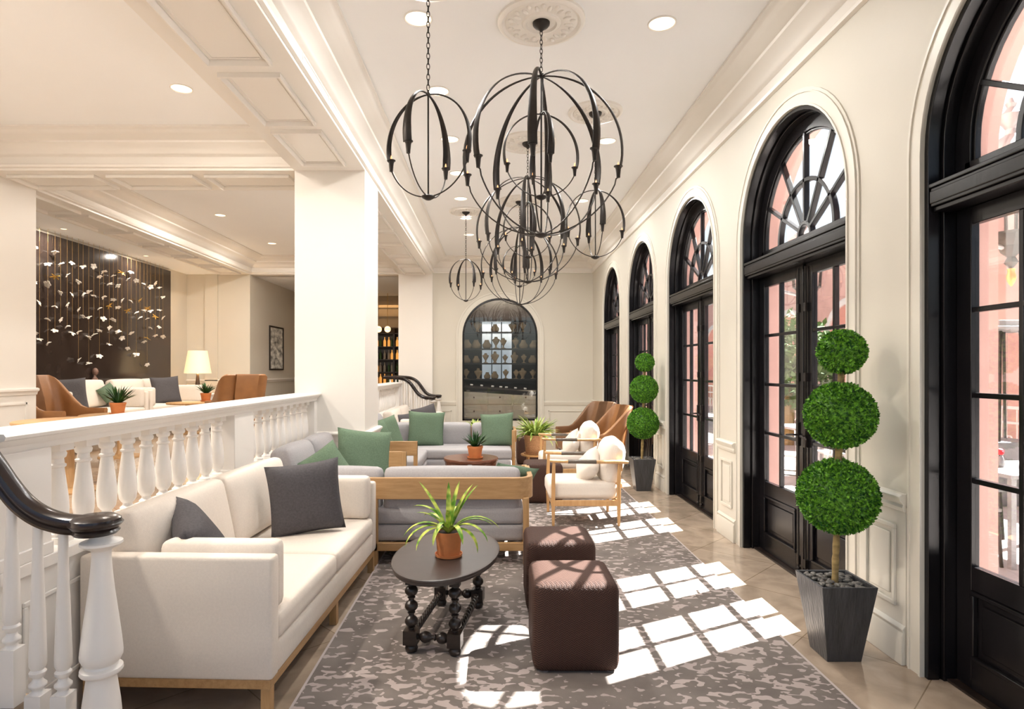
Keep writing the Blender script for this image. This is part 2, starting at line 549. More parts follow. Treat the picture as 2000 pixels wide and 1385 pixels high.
    def loft(self, path, sect, closed=False, M_=None):
        """path: list of frames (origin, a, b); sect: closed 2D polygon in the frame's a, b"""
        n = len(sect); vs = []; fs = []
        for (o, a, b) in path:
            for (s, t) in sect:
                vs.append(tuple(Vector(o) + Vector(a) * s + Vector(b) * t))
        m = len(path)
        for i in range(m if closed else m - 1):
            i2 = (i + 1) % m
            for k in range(n):
                l = (k + 1) % n
                fs.append((i * n + k, i2 * n + k, i2 * n + l, i * n + l))
        if not closed:
            fs.append(tuple(range(n))); fs.append(tuple((m - 1) * n + k for k in reversed(range(n))))
        return self.add(vs, fs, M_)

def smooth_mesh(me, angle):
    if angle is None: return
    for p in me.polygons: p.use_smooth = True
    me.set_sharp_from_angle(angle=radians(angle))

def obj(name, mb, m, parent=None, smooth=35, bevel=0, label=None, kind=None):
    me = bpy.data.meshes.new(name)
    me.from_pydata(mb.v, [], mb.f)
    bm = bmesh.new(); bm.from_mesh(me)
    bmesh.ops.recalc_face_normals(bm, faces=bm.faces)
    bm.to_mesh(me); bm.free()
    smooth_mesh(me, smooth)
    me.materials.append(m)
    o = bpy.data.objects.new(name, me)
    COL.objects.link(o)
    if parent is not None: o.parent = parent
    if bevel:
        b = o.modifiers.new('soft_edges', 'BEVEL')
        b.width = bevel; b.segments = 2; b.limit_method = 'ANGLE'; b.angle_limit = radians(40)
    if label: o['label'] = label
    if kind: o['kind'] = kind
    return o

def tag(o, label, cat, group=None, kind=None):
    o['label'] = label; o['category'] = cat
    if group: o['group'] = group
    if kind: o['kind'] = kind
    return o

def thing(name, label, cat, loc=(0, 0, 0), rz=0.0, group=None):
    o = bpy.data.objects.new(name, None)
    o.empty_display_size = 0.1
    COL.objects.link(o)
    o.location = loc; o.rotation_euler = (0, 0, rz)
    return tag(o, label, cat, group)

def struct(name, mb, m, parent=None, smooth=35, bevel=0):
    o = obj(name, mb, m, parent, smooth, bevel)
    o['kind'] = 'structure'
    return o

_kids = {}
def kids(o):
    return [c for c in bpy.data.objects if c.parent == o]

def dup(root, loc=None, rz=None, label=None, group=None, scale=None):
    r = root.copy(); COL.objects.link(r)
    if loc is not None: r.location = loc
    if rz is not None: r.rotation_euler = (0, 0, rz)
    if scale is not None: r.scale = scale
    if label: r['label'] = label
    if group: r['group'] = group
    for ch in kids(root):
        c = ch.copy(); COL.objects.link(c); c.parent = r
        for g in kids(ch):
            d = g.copy(); COL.objects.link(d); d.parent = c
    return r

# arch outline: up one jamb, over the arch, down the other
def arch_pts(hw, zs, z0, o=0.0, n=28):
    R = hw + o
    p = [(-R, z0), (-R, zs)]
    for i in range(1, n):
        a = pi - pi * i / n
        p.append((R * cos(a), zs + R * sin(a)))
    p += [(R, zs), (R, z0)]
    return p

def arch_band(mb, hw, zs, z0, o0, o1, d0, d1, fmap, n=28):
    A = arch_pts(hw, zs, z0, o0, n); B = arch_pts(hw, zs, z0, o1, n)
    vs = []
    for (a, b) in zip(A, B):
        vs += [fmap(a[0], d0, a[1]), fmap(b[0], d0, b[1]), fmap(b[0], d1, b[1]), fmap(a[0], d1, a[1])]
    fs = []
    for i in range(len(A) - 1):
        for k in range(4):
            l = (k + 1) % 4
            fs.append((4 * i + k, 4 * i + l, 4 * i + 4 + l, 4 * i + 4 + k))
    fs.append((0, 1, 2, 3)); e = 4 * (len(A) - 1); fs.append((e + 3, e + 2, e + 1, e))
    mb.add(vs, fs)

def arch_wall(mb, u0, u1, z0, z1, hw, zs, d0, d1, fmap, n=28, sill=None):
    """a wall bay with one arched opening, both faces and the reveal"""
    P = arch_pts(hw, zs, z0, 0.0, n)
    for d in (d0, d1):
        q = [(u0, z0), (-hw, z0), (-hw, zs), (u0, zs)]
        mb.add([fmap(a, d, b) for a, b in q], [(0, 1, 2, 3)])
        q = [(hw, z0), (u1, z0), (u1, zs), (hw, zs)]
        mb.add([fmap(a, d, b) for a, b in q], [(0, 1, 2, 3)])
        q = [(u0, zs), (-hw, zs), (-hw, z1), (u0, z1)]
        mb.add([fmap(a, d, b) for a, b in q], [(0, 1, 2, 3)])
        q = [(hw, zs), (u1, zs), (u1, z1), (hw, z1)]
        mb.add([fmap(a, d, b) for a, b in q], [(0, 1, 2, 3)])
        ap = P[1:-1]
        for i in range(len(ap) - 1):
            a, b = ap[i], ap[i + 1]
            mb.add([fmap(a[0], d, a[1]), fmap(b[0], d, b[1]), fmap(b[0], d, z1), fmap(a[0], d, z1)], [(0, 1, 2, 3)])
    for i in range(len(P) - 1):
        a, b = P[i], P[i + 1]
        mb.add([fmap(a[0], d0, a[1]), fmap(b[0], d0, b[1]), fmap(b[0], d1, b[1]), fmap(a[0], d1, a[1])], [(0, 1, 2, 3)])

def sweep_plan(mb, pts, prof, closed=False):
    """profile (offset to the left of travel, z) swept along a plan polyline with mitred corners"""
    n = len(pts); P = [Vector((p[0], p[1])) for p in pts]; fr = []
    for i in range(n):
        if closed or 0 < i < n - 1:
            a = (P[i] - P[i - 1]).normalized(); b = (P[(i + 1) % n] - P[i]).normalized()
        elif i == 0: a = b = (P[1] - P[0]).normalized()
        else: a = b = (P[i] - P[i - 1]).normalized()
        na = Vector((-a.y, a.x)); nb = Vector((-b.y, b.x))
        m = na + nb
        m = m / max(1e-6, m.dot(na))
        fr.append((Vector((P[i].x, P[i].y, 0)), Vector((m.x, m.y, 0)), Vector((0, 0, 1))))
    mb.loft(fr, prof, closed)
POW_MAIN = 16.0; POW_UP = 34.0
# ------------------------------------------------------------------ the shell of the room
XR, XB0, XB1 = 2.095, -2.06, -1.335     # right wall face; main beam / columns left and right faces
YB = 13.16                              # back wall face
YC0, YC1 = 6.31, 7.0                    # column and cross beam
ZC, ZS, ZF = 3.9, 3.55, 0.48            # ceiling, soffits, raised floor
BAYS = [2.215 + 2.205 * k for k in range(-1, 5)]
HW, ZSP = 0.785, 2.555

m = MB(); m.box(-1.96, 2.30, -1.5, YB + 0.1, -0.1, 0.0)
struct('floor', m, M['floor'])
m = MB(); m.box(-6.9, -1.96, -1.5, 18.4, ZF - 0.12, ZF)
struct('floor_raised', m, M['floor'])
m = MB(); m.box(-6.9, 2.6, -1.5, YB + 0.5, ZC, ZC + 0.1)
m.box(-7.0, -5.93, 7.0, YB, ZS, ZC - 0.001)
m.box(-6.9, -1.4, YB + 0.3, 18.4, ZS, ZS + 0.1)
struct('ceiling', m, M['ceil'])

# right wall with six arched openings
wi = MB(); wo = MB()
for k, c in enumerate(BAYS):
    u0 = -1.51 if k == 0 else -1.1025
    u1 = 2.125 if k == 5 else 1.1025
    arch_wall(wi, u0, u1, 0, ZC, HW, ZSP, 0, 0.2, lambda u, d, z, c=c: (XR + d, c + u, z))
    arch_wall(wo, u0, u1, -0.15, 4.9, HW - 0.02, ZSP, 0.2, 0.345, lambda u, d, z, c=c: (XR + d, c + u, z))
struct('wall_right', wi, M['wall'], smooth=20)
struct('wall_exterior', wo, M['pink'], smooth=20)

m = MB()
for k, c in enumerate(BAYS):
    fm = lambda u, d, z, c=c: (XR + d, c + u, z)
    arch_band(m, HW, ZSP, 0, 0.0, 0.014, -0.022, 0.0, fm)
    arch_band(m, HW, ZSP, 0, 0.014, 0.082, -0.013, 0.0, fm)
    arch_band(m, HW, ZSP, 0, 0.082, 0.092, -0.020, 0.0, fm)
    arch_band(m, HW, ZSP, 0, 0.092, 0.112, -0.010, 0.0, fm)
struct('trim_arch_casings', m, M['casing'], smooth=20)

def wainscot_r(mb, y0, y1):
    """chair rail, raised panel and base on the right wall between two casings"""
    mb.box(XR - 0.012, XR, y0, y1, 0.0, 0.80)
    sweep_plan(mb, [(XR - 0.012, y0), (XR - 0.012, y1)], [(0, 0.775), (0.012, 0.78), (0.018, 0.80), (0.012, 0.815), (0.03, 0.835), (0.034, 0.855), (0.018, 0.868), (-0.012, 0.87)])
    sweep_plan(mb, [(XR - 0.012, y0), (XR - 0.012, y1)], [(0, 0), (0.022, 0), (0.022, 0.145), (0.012, 0.165), (0.018, 0.18), (0, 0.20)])
    a, b, c, d = y0 + 0.07, y1 - 0.07, 0.28, 0.70
    if b - a > 0.1:
        q = 0.022
        for (p0, p1, r0, r1) in ((a, b, c, c + q), (a, b, d - q, d), (a, a + q, c + q, d - q), (b - q, b, c + q, d - q)):
            mb.box(XR - 0.026, XR - 0.012, p0, p1, r0, r1)
        mb.box(XR - 0.020, XR - 0.012, a + 0.05, b - 0.05, c + 0.05, d - 0.05)
m = MB()
for k in range(5):
    wainscot_r(m, BAYS[k] + HW + 0.116, BAYS[k + 1] - HW - 0.116)
wainscot_r(m, BAYS[5] + HW + 0.116, YB)
struct('trim_wainscot', m, M['casing'], bevel=0.003)

# back wall with the arched niche
NX, NHW, NZS, NZ0 = 0.105, 0.805, 2.235, 0.42
nf = lambda u, d, z: (NX + u, YB + d, z)
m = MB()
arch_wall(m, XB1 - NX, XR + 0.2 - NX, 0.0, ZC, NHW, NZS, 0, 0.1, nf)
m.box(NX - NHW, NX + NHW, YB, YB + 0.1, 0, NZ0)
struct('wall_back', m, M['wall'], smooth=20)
m = MB()
arch_band(m, NHW, NZS, 0.0, 0.0, 0.03, -0.03, 0.0, nf)
arch_band(m, NHW, NZS, 0.0, 0.03, 0.10, -0.015, 0.0, nf)
arch_band(m, NHW, NZS, 0.0, 0.10, 0.13, -0.03, 0.0, nf)
for (a, b) in ((XB1, NX - NHW - 0.13), (NX + NHW + 0.13, XR)):
    m.box(a, b, YB - 0.012, YB, 0, 0.8)
    sweep_plan(m, [(b, YB - 0.012), (a, YB - 0.012)], [(0, 0.74), (0.014, 0.75), (0.02, 0.78), (0.034, 0.81), (0.03, 0.835), (-0.012, 0.84)][::1])
    m.box(a, b, YB - 0.035, YB, 0, 0.16)
    q = 0.025; x0, x1, z0, z1 = a + 0.1, b - 0.1, 0.26, 0.64
    for (p0, p1, r0, r1) in ((x0, x1, z0, z0 + q), (x0, x1, z1 - q, z1), (x0, x0 + q, z0, z1), (x1 - q, x1, z0, z1)):
        m.box(p0, p1, YB - 0.028, YB - 0.012, r0, r1)
struct('trim_back_wainscot', m, M['casing'], bevel=0.003)

# pilaster at the end of the main beam, the free column, the upper room's walls
def column(name, x0, x1, y0, y1, z0=0.0, cap=0.82):
    mb = MB()
    mb.box(x0, x1, y0, y1, z0, ZS)
    e = 0.012
    mb.box(x0 - e, x1 + e, y0 - e, y1 + e, z0, cap - 0.02)
    ring = [(x0 - e, y0 - e), (x0 - e, y1 + e), (x1 + e, y1 + e), (x1 + e, y0 - e)]
    sweep_plan(mb, ring, [(-0.02, cap - 0.05), (0.006, cap - 0.05), (0.012, cap - 0.02), (0.02, cap), (0.035, cap + 0.02), (0.035, cap + 0.035), (0.01, cap + 0.05), (-0.02, cap + 0.05)], True)
    sweep_plan(mb, ring, [(-0.02, z0), (0.02, z0), (0.02, z0 + 0.15), (0.008, z0 + 0.17), (-0.02, z0 + 0.17)], True)
    return struct(name, mb, M['trim'], bevel=0.003)
column('wall_column', XB0, XB1, YC0, YC1)
m = MB(); m.box(XB0, XB1, YB - 0.06, YB + 0.4, 0, ZS)
struct('wall_pilaster', m, M['trim'])

m = MB()
m.box(-5.6, -5.23, -1.5, YC1, ZF, ZC)
struct('wall_left', m, M['trim'])
m = MB()
sweep_plan(m, [(-5.23, YC1), (-5.23, -1.5)], [(0, 1.22), (0.015, 1.225), (0.02, 1.25), (0.04, 1.27), (0.04, 1.29), (0.02, 1.30), (0, 1.30)])
for k in range(6):
    y1 = YC1 - 0.15 - k * 1.35; y0 = y1 - 1.2
    q = 0.02
    for (p0, p1, r0, r1) in ((y0, y1, 0.72, 0.74), (y0, y1, 1.12, 1.14), (y0, y0 + q, 0.72, 1.14), (y1 - q, y1, 0.72, 1.14)):
        m.box(-5.23, -5.215, p0, p1, r0, r1)
sweep_plan(m, [(-5.25, 16.9), (-5.25, YB + 0.12)], [(0, 1.22), (0.015, 1.225), (0.02, 1.25), (0.04, 1.27), (0.04, 1.29), (0.02, 1.30), (0, 1.30)])
sweep_plan(m, [(-5.25, YB), (-6.6, YB)], [(0, 1.22), (0.015, 1.225), (0.02, 1.25), (0.04, 1.27), (0.04, 1.29), (0.02, 1.30), (0, 1.30)])
for (a, b) in ((-6.5, -5.95), (-5.85, -5.35)):
    for (p0, p1, r0, r1) in ((a, b, 0.72, 0.74), (a, b, 1.10, 1.12), (a, a + 0.02, 0.72, 1.12), (b - 0.02, b, 0.72, 1.12)):
        m.box(p0, p1, YB - 0.015, YB, r0, r1)
struct('trim_chair_rail', m, M['trim'])
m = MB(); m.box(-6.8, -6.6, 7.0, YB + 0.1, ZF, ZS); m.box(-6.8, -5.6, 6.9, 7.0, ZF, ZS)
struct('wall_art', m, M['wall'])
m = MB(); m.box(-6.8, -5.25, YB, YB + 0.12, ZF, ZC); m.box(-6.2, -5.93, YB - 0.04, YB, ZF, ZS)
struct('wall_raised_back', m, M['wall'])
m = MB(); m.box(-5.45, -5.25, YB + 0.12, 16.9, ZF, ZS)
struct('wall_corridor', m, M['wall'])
m = MB(); m.box(-5.25, XB0, YB, YB + 0.35, ZS, ZC)
struct('wall_header', m, M['trim'])
m = MB()
m.box(-6.8, -1.4, 18.1, 18.25, ZF, ZS)
m.box(-1.9, -1.8, YB + 0.4, 18.1, 0, ZS)
struct('wall_bar', m, M['bar_wall'])
m = MB()
m.box(-5.2, -1.9, 17.0, 17.15, 2.67, ZS)
for z in (2.69, 2.98, 3.22, 3.40):
    m.box(-5.2, -1.9, 16.96, 17.0, z, z + 0.035)
struct('trim_bar_bulkhead', m, M['bar_wall'])

# beams and their coffered soffits
m = MB(); m.box(XB0, XB1, -1.5, YB, ZS, ZC)
m.box(-5.23, XB0, YC0, YC1, ZS, ZC)
m.box(-5.93, -5.23, YC1, YB, ZS, ZC)
struct('ceiling_beams', m, M['trim'])

def coffer(mb, x0, x1, y0, y1, z=ZS):
    w = 0.03
    pr = [(0, z), (0, z - 0.034), (0.014, z - 0.038), (w, z - 0.012), (w, z)]
    sweep_plan(mb, [(x0, y0), (x1, y0), (x1, y1), (x0, y1)], pr, True)
    pr = [(w + 0.02, z), (w + 0.02, z - 0.006), (w + 0.03, z - 0.006), (w + 0.03, z)]
    sweep_plan(mb, [(x0, y0), (x1, y0), (x1, y1), (x0, y1)], pr, True)
m = MB()
for y in [6.24 - 1.005 * k for k in range(1, 8)]:
    coffer(m, -1.915, -1.48, y, y + 0.86)
for k in range(6):
    coffer(m, -1.915, -1.48, 7.1 + 1.0 * k, 7.1 + 1.0 * k + 0.86)
for (a, b) in ((-5.12, -4.2), (-4.08, -3.17), (-3.05, -2.16)):
    coffer(m, a, b, YC0 + 0.12, YC1 - 0.12)
for k in range(6):
    coffer(m, -5.80, -5.36, 7.1 + 1.0 * k, 7.1 + 1.0 * k + 0.86)
struct('trim_coffers', m, M['trim'], bevel=0.002)

CROWN = [(0, 3.575), (0.028, 3.58), (0.034, 3.60), (0.02, 3.615), (0.015, 3.63), (0.015, 3.685), (0.04, 3.695), (0.055, 3.715), (0.07, 3.735), (0.115, 3.765), (0.15, 3.785), (0.155, 3.805), (0.18, 3.815), (0.235, 3.835), (0.27, 3.86), (0.285, 3.875), (0.31, 3.88), (0.31, ZC), (0, ZC)]
m = MB()
sweep_plan(m, [(XR, -1.5), (XR, YB), (XB1, YB), (XB1, -1.5)], CROWN)
struct('trim_crown_main', m, M['trim'])
m = MB()
sweep_plan(m, [(XB0, -1.5), (XB0, YC0), (-5.23, YC0), (-5.23, -1.5)], CROWN)
struct('trim_crown_upper_room', m, M['trim'])
m = MB()
CR2 = [(a * 1.25, z) for a, z in CROWN]
sweep_plan(m, [(XB0, YC1), (XB0, YB), (-5.23, YB), (-5.23, YC1)], CR2, True)
struct('trim_crown_rear_room', m, M['trim'])
# air vent in the beam's face
v = thing('air_vent', 'long cream louvred air vent set in the beam above the column', 'vent', (XB1, 4.87, 3.63))
m = MB(); m.box(-0.002, 0.02, -0.66, 0.66, -0.05, -0.035); m.box(-0.002, 0.02, -0.66, 0.66, 0.035, 0.05); m.box(-0.002, 0.02, -0.66, -0.64, -0.035, 0.035); m.box(-0.002, 0.02, 0.64, 0.66, -0.035, 0.035); m.box(-0.002, 0.02, -0.01, 0.01, -0.035, 0.035)
obj('frame', m, M['trim'], v)
m = MB()
for i in range(60):
    y = -0.63 + 1.26 * i / 59
    m.box(0.0, 0.012, y - 0.004, y + 0.004, -0.035, 0.035)
obj('louvres', m, M['cabinet'], v)

# ------------------------------------------------------------------ the doors
def build_door(k, c):
    root = bpy.data.objects.new('door_%d' % k, None)
    COL.objects.link(root)
    root.location = (XR, c, 0)
    root['kind'] = 'structure'
    root['label'] = 'black arched double door with fanlight'
    fm = lambda u, d, z: (d, u, z)
    m = MB()
    arch_band(m, HW, ZSP, 0, -0.028, 0.0, 0.0, 0.055, fm)
    arch_band(m, HW, ZSP, 0, -0.020, 0.0, 0.055, 0.066, fm)
    arch_band(m, HW, ZSP, 0, -0.042, 0.0, 0.066, 0.2, fm)
    arch_band(m, HW, ZSP, 0, -0.060, -0.042, 0.168, 0.2, fm)
    obj('lining', m, M['black'], root, 25, 0.003)
    m = MB()
    w = HW - 0.036
    m.box(0.006, 0.2, -w, w, 2.285, 2.375)
    m.box(-0.004, 0.2, -w, w, 2.375, 2.395)
    m.box(0.02, 0.2, -w, w, 2.262, 2.285)
    m.box(0.0, 0.012, -w, w, 2.300, 2.360)
    obj('transom', m, M['black'], root, 25, 0.004)
    # fanlight
    f = MB()
    rz = 2.395
    def band(r0, r1, zs, d0=0.12, d1=0.165, z0=rz):
        arch_band(f, r0, zs, z0, 0.0, r1 - r0, d0, d1, fm, 24)
    band(HW - 0.135, HW - 0.042, ZSP)
    band(HW - 0.150, HW - 0.135, ZSP, 0.132, 0.160)
    f.box(0.12, 0.165, -(HW - 0.1), HW - 0.1, rz, 2.475)
    zc = 2.475
    band(0.072, 0.10, zc, 0.122, 0.162, zc)
    band(0.375, 0.405, zc, 0.122, 0.162, zc)
    for a in (30, 60, 90, 120, 150):
        a = radians(a)
        # length to the outer frame (circle of radius HW-.13 about ZSP)
        R = HW - 0.13; dz = ZSP - zc
        L = dz * sin(a) + sqrt(R * R - (dz * cos(a)) ** 2)
        T = Matrix.Translation((0, 0, zc)) @ Matrix.Rotation(-(pi / 2 - a), 4, 'X')
        T = Matrix.Translation((0, 0, zc)) @ Matrix.Rotation(a - pi / 2, 4, 'X')
        f.box(0.122, 0.162, -0.0125, 0.0125, 0.09, L + 0.01, T)
    obj('fanlight_frame', f, M['black'], root, 25, 0.003)
    g = MB()
    P = arch_pts(HW - 0.1, ZSP, rz + 0.03, 0.0, 24)
    n = len(P)
    g.add([(0.140, p[0], p[1]) for p in P] + [(0.144, p[0], p[1]) for p in P],
          [tuple(range(n)), tuple(reversed(range(n, 2 * n)))] + [(i, (i + 1) % n, n + (i + 1) % n, n + i) for i in range(n)])
    obj('fanlight_glass', g, M['glass'], root, None)
    # two leaves
    W2 = HW - 0.045
    for s in (-1, 1):
        L = MB()
        def b(u0, u1, z0, z1, d0=0.125, d1=0.165):
            a_, b_ = (s * u0, s * u1)
            L.box(d0, d1, min(a_, b_), max(a_, b_), z0, z1)
        o0, o1 = 0.003, W2             # meeting edge, hinge edge
        gl0, gl1 = 0.115, W2 - 0.09
        b(o0, gl0, 0.015, 2.262); b(gl1, o1, 0.015, 2.262)
        b(gl0, gl1, 2.18, 2.262); b(gl0, gl1, 0.475, 0.585); b(gl0, gl1, 0.015, 0.15)
        b(gl0, gl1, 0.15, 0.475, 0.14, 0.15)
        mid = (gl0 + gl1) / 2
        b(mid - 0.012, mid + 0.012, 0.585, 2.18, 0.128, 0.162)
        for i in range(1, 4):
            z = 0.585 + (2.18 - 0.585) * i / 4
            b(gl0, gl1, z - 0.012, z + 0.012, 0.1285, 0.1615)
        leaf = obj('leaf', L, M['black'], root, 25, 0.003)
        G = MB(); a_, b_ = s * gl0, s * gl1
        G.box(0.143, 0.147, min(a_, b_), max(a_, b_), 0.585, 2.18)
        obj('glass', G, M['glass'], leaf, None)
        p = MB()
        a0, a1 = sorted((s * gl0, s * gl1))
        ring = [(a0, 0.15), (a1, 0.15), (a1, 0.475), (a0, 0.475)]
        q = 0.022
        p.box(0.116, 0.14, a0, a1, 0.15, 0.15 + q); p.box(0.116, 0.14, a0, a1, 0.475 - q, 0.475)
        p.box(0.116, 0.14, a0, a0 + q, 0.15 + q, 0.475 - q); p.box(0.116, 0.14, a1 - q, a1, 0.15 + q, 0.475 - q)
        p.box(0.13, 0.14, a0 + 0.055, a1 - 0.055, 0.205, 0.42)
        obj('panel', p, M['black'], leaf, 25, 0.006)
        h = MB()
        u = s * 0.05
        h.tube([(0.112, u, 0.03), (0.112, u, 2.24)], 0.007, 8)
        for z in (0.12, 0.55, 1.45, 1.95):
            h.box(0.104, 0.125, u - 0.014, u + 0.014, z - 0.03, z + 0.03)
        h.box(0.100, 0.125, u - 0.016, u + 0.016, 0.95, 1.12)
        h.tube([(0.105, u, 1.03), (0.075, u, 1.03), (0.068, u + s * 0.05, 1.025), (0.068, u + s * 0.09, 1.02)], 0.008, 8)
        h.sphere((0.112, u, 0.06), 0.014)
        obj('bolt_handle', h, M['iron'], leaf)
    m = MB(); m.box(0.112, 0.17, -0.018, 0.018, 0.015, 2.262)
    obj('astragal', m, M['black'], root, 25, 0.004)
    m = MB(); m.box(0.08, 0.2, -HW + 0.02, HW - 0.02, 0.0, 0.014)
    obj('threshold', m, M['ebony'], root, 25, 0.003)
    return root
d0 = build_door(1, BAYS[1])
for k, c in ((0, BAYS[0]), (2, BAYS[2]), (3, BAYS[3]), (4, BAYS[4]), (5, BAYS[5])):
    d = dup(d0, (XR, c, 0))
    d.name = 'door_%d' % (k if k else 6)

# ------------------------------------------------------------------ balustrade between the two levels
XBL = -1.91                      # its centre line
def baluster_prof():
    return [(0.036, 0.775), (0.036, 0.79), (0.024, 0.80), (0.022, 0.812), (0.030, 0.820), (0.040, 0.836), (0.0445, 0.865), (0.0455, 0.90), (0.043, 0.94), (0.037, 0.99), (0.031, 1.04), (0.0265, 1.075), (0.034, 1.080), (0.035, 1.088), (0.027, 1.094), (0.025, 1.115), (0.034, 1.122), (0.037, 1.136), (0.030, 1.15)]
bal = thing('balustrade', 'long white painted balustrade with turned balusters dividing the two floor levels', 'balustrade', (XBL, 2.25, 0))
m = MB(); m.box(-0.09, 0.085, 0, YC0 - 2.25, 0.0, 0.70)
m.box(-0.09, 0.085, YC1 - 2.25, 11.93 - 2.25, 0.0, 0.70)
for (y0, y1) in ((0, YC0 - 2.25), (YC1 - 2.25, 11.93 - 2.25)):
    m.box(-0.105, 0.098, y0, y1, 0.70, 0.75)
    for k in range(int((y1 - y0) / 1.2)):
        a = y0 + 0.12 + k * 1.2; b_ = a + 0.96; q = 0.02
        for (p0, p1, r0, r1) in ((a, b_, 0.2, 0.22), (a, b_, 0.58, 0.6), (a, a + q, 0.22, 0.58), (b_ - q, b_, 0.22, 0.58)):
            m.box(0.085, 0.095, p0, p1, r0, r1)
obj('base_wall', m, M['white'], bal, bevel=0.004)
def peds():
    return [(0.0, 0.28), (2.06, 2.40), (YC0 - 2.25 - 0.10, YC0 - 2.25), (YC1 - 2.25, YC1 - 2.25 + 0.1), (7.10, 7.42), (9.44, 9.68)]
for (a, b_) in peds():
    p = MB(); p.box(-0.085, 0.085, a, b_, 0.75, 1.185)
    p.box(-0.095, 0.095, max(a - 0.01, 0), b_, 0.75, 0.80)
    obj('pedestal', p, M['white'], bal, bevel=0.004)
r = MB()
prof = [(-0.075, 1.185), (0.075, 1.185), (0.085, 1.20), (0.085, 1.21), (0.098, 1.218), (0.108, 1.236), (0.125, 1.242), (0.130, 1.255), (0.122, 1.266), (-0.122, 1.266), (-0.130, 1.255), (-0.125, 1.242), (-0.108, 1.236), (-0.098, 1.218), (-0.085, 1.21), (-0.085, 1.20)]
for (y0, y1) in ((-0.015, YC0 - 2.25), (YC1 - 2.25, 9.69)):
    sweep_plan(r, [(0, y0), (0, y1)], prof)
obj('coping', r, M['white'], bal)
b0 = None
ys = [2.68 - 2.25 + 0.171 * k for k in range(10)] + [4.79 - 2.25 + 0.168 * k for k in range(9)] + [YC1 - 2.25 + 0.2 + 0.175 * k for k in range(13)] + [9.78 - 2.25 + 0.175 * k for k in range(11)]
for y in ys:
    if b0 is None:
        m = MB(); m.lathe(baluster_prof(), (0, 0, 0), 16); m.box(-0.044, 0.044, -0.044, 0.044, 1.15, 1.186); m.box(-0.044, 0.044, -0.044, 0.044, 0.749, 0.777)
        b0 = obj('baluster', m, M['white'], bal, 40)
        b0.location = (0, y, 0)
    else:
        b = b0.copy(); COL.objects.link(b); b.location = (0, y, 0)

# ------------------------------------------------------------------ stairs and their railings
m = MB()
for (y0, y1, dx) in ((-1.2, 2.25, 0.0), (11.93, YB - 0.06, 0.14)):
    m.box(-1.97, -1.40 + dx, y0, y1, 0.0, 0.16)
    m.box(-1.97, -1.68 + dx, y0, y1, 0.16, 0.32)
    m.box(-1.99, -1.95, y0, y1, 0.32, ZF)
struct('floor_steps', m, M['floor'], bevel=0.006)

rl = thing('stair_railing', 'white turned stair railing with dark mahogany handrail curling down beside cream sofa', 'railing', (-1.41, 2.17, 0), 0, None)
X0 = -1.41
path = [(-2.35, 1.36), (-2.05, 1.345), (-1.93, 1.315), (-1.84, 1.255), (-1.775, 1.175), (-1.72, 1.095), (-1.665, 1.03), (-1.60, 0.985), (-1.53, 0.962), (-1.47, 0.955), (-1.40, 0.955)]
# smooth it
def catmull(P, n=5):
    out = []
    for i in range(len(P) - 1):
        p0 = P[max(i - 1, 0)]; p1 = P[i]; p2 = P[i + 1]; p3 = P[min(i + 2, len(P) - 1)]
        for k in range(n):
            t = k / n
            out.append(tuple(0.5 * ((2 * p1[j]) + (-p0[j] + p2[j]) * t + (2 * p0[j] - 5 * p1[j] + 4 * p2[j] - p3[j]) * t * t + (-p0[j] + 3 * p1[j] - 3 * p2[j] + p3[j]) * t ** 3) for j in range(len(p1))))
    out.append(tuple(P[-1]))
    return out
sp = catmull(path, 6)
sect = [(-0.030, -0.040), (0.030, -0.040), (0.034, -0.028), (0.028, -0.018), (0.036, -0.004), (0.042, 0.006), (0.036, 0.014), (0.034, 0.026), (0.020, 0.038), (0.0, 0.042), (-0.020, 0.038), (-0.034, 0.026), (-0.036, 0.014), (-0.042, 0.006), (-0.036, -0.004), (-0.028, -0.018), (-0.034, -0.028)]
fr = []
for i, p in enumerate(sp):
    a = Vector((sp[max(i - 1, 0)])); b_ = Vector((sp[min(i + 1, len(sp) - 1)]))
    t = (b_ - a).normalized()
    fr.append((Vector((p[0] - X0, 0, p[1])), Vector((0, 0.92, 0)), Vector((-t.y, 0, t.x)) * 0.8))
m = MB(); m.loft(fr, sect)
m.lathe([(0.0, -0.040), (0.068, -0.040), (0.076, -0.028), (0.070, -0.018), (0.080, -0.004), (0.086, 0.006), (0.080, 0.014), (0.078, 0.026), (0.062, 0.038), (0.0, 0.042)], (0.0, 0, 0.955 / 0.8), 28, Matrix.Diagonal((1, 1, 0.8, 1)))
hr = obj('handrail', m, M['handrail'], rl, 40)
m = MB()
m.box(-0.085, 0.085, -0.085, 0.085, 0.0, 0.10)
m.lathe([(0.078, 0.10), (0.082, 0.12), (0.080, 0.16), (0.075, 0.24), (0.066, 0.33), (0.056, 0.395), (0.052, 0.42), (0.055, 0.428), (0.070, 0.432), (0.076, 0.440), (0.074, 0.452), (0.058, 0.458), (0.056, 0.466), (0.066, 0.474), (0.074, 0.49), (0.075, 0.505), (0.070, 0.55), (0.059, 0.63), (0.046, 0.72), (0.038, 0.79), (0.034, 0.84), (0.034, 0.862), (0.040, 0.868), (0.060, 0.878), (0.075, 0.888), (0.074, 0.896), (0.048, 0.902), (0.036, 0.915), (0.034, 0.93)], (0.022, 0, 0), 28, Matrix.Diagonal((0.9, 0.9, 1, 1)))
obj('newel_post', m, M['white'], rl, 45)
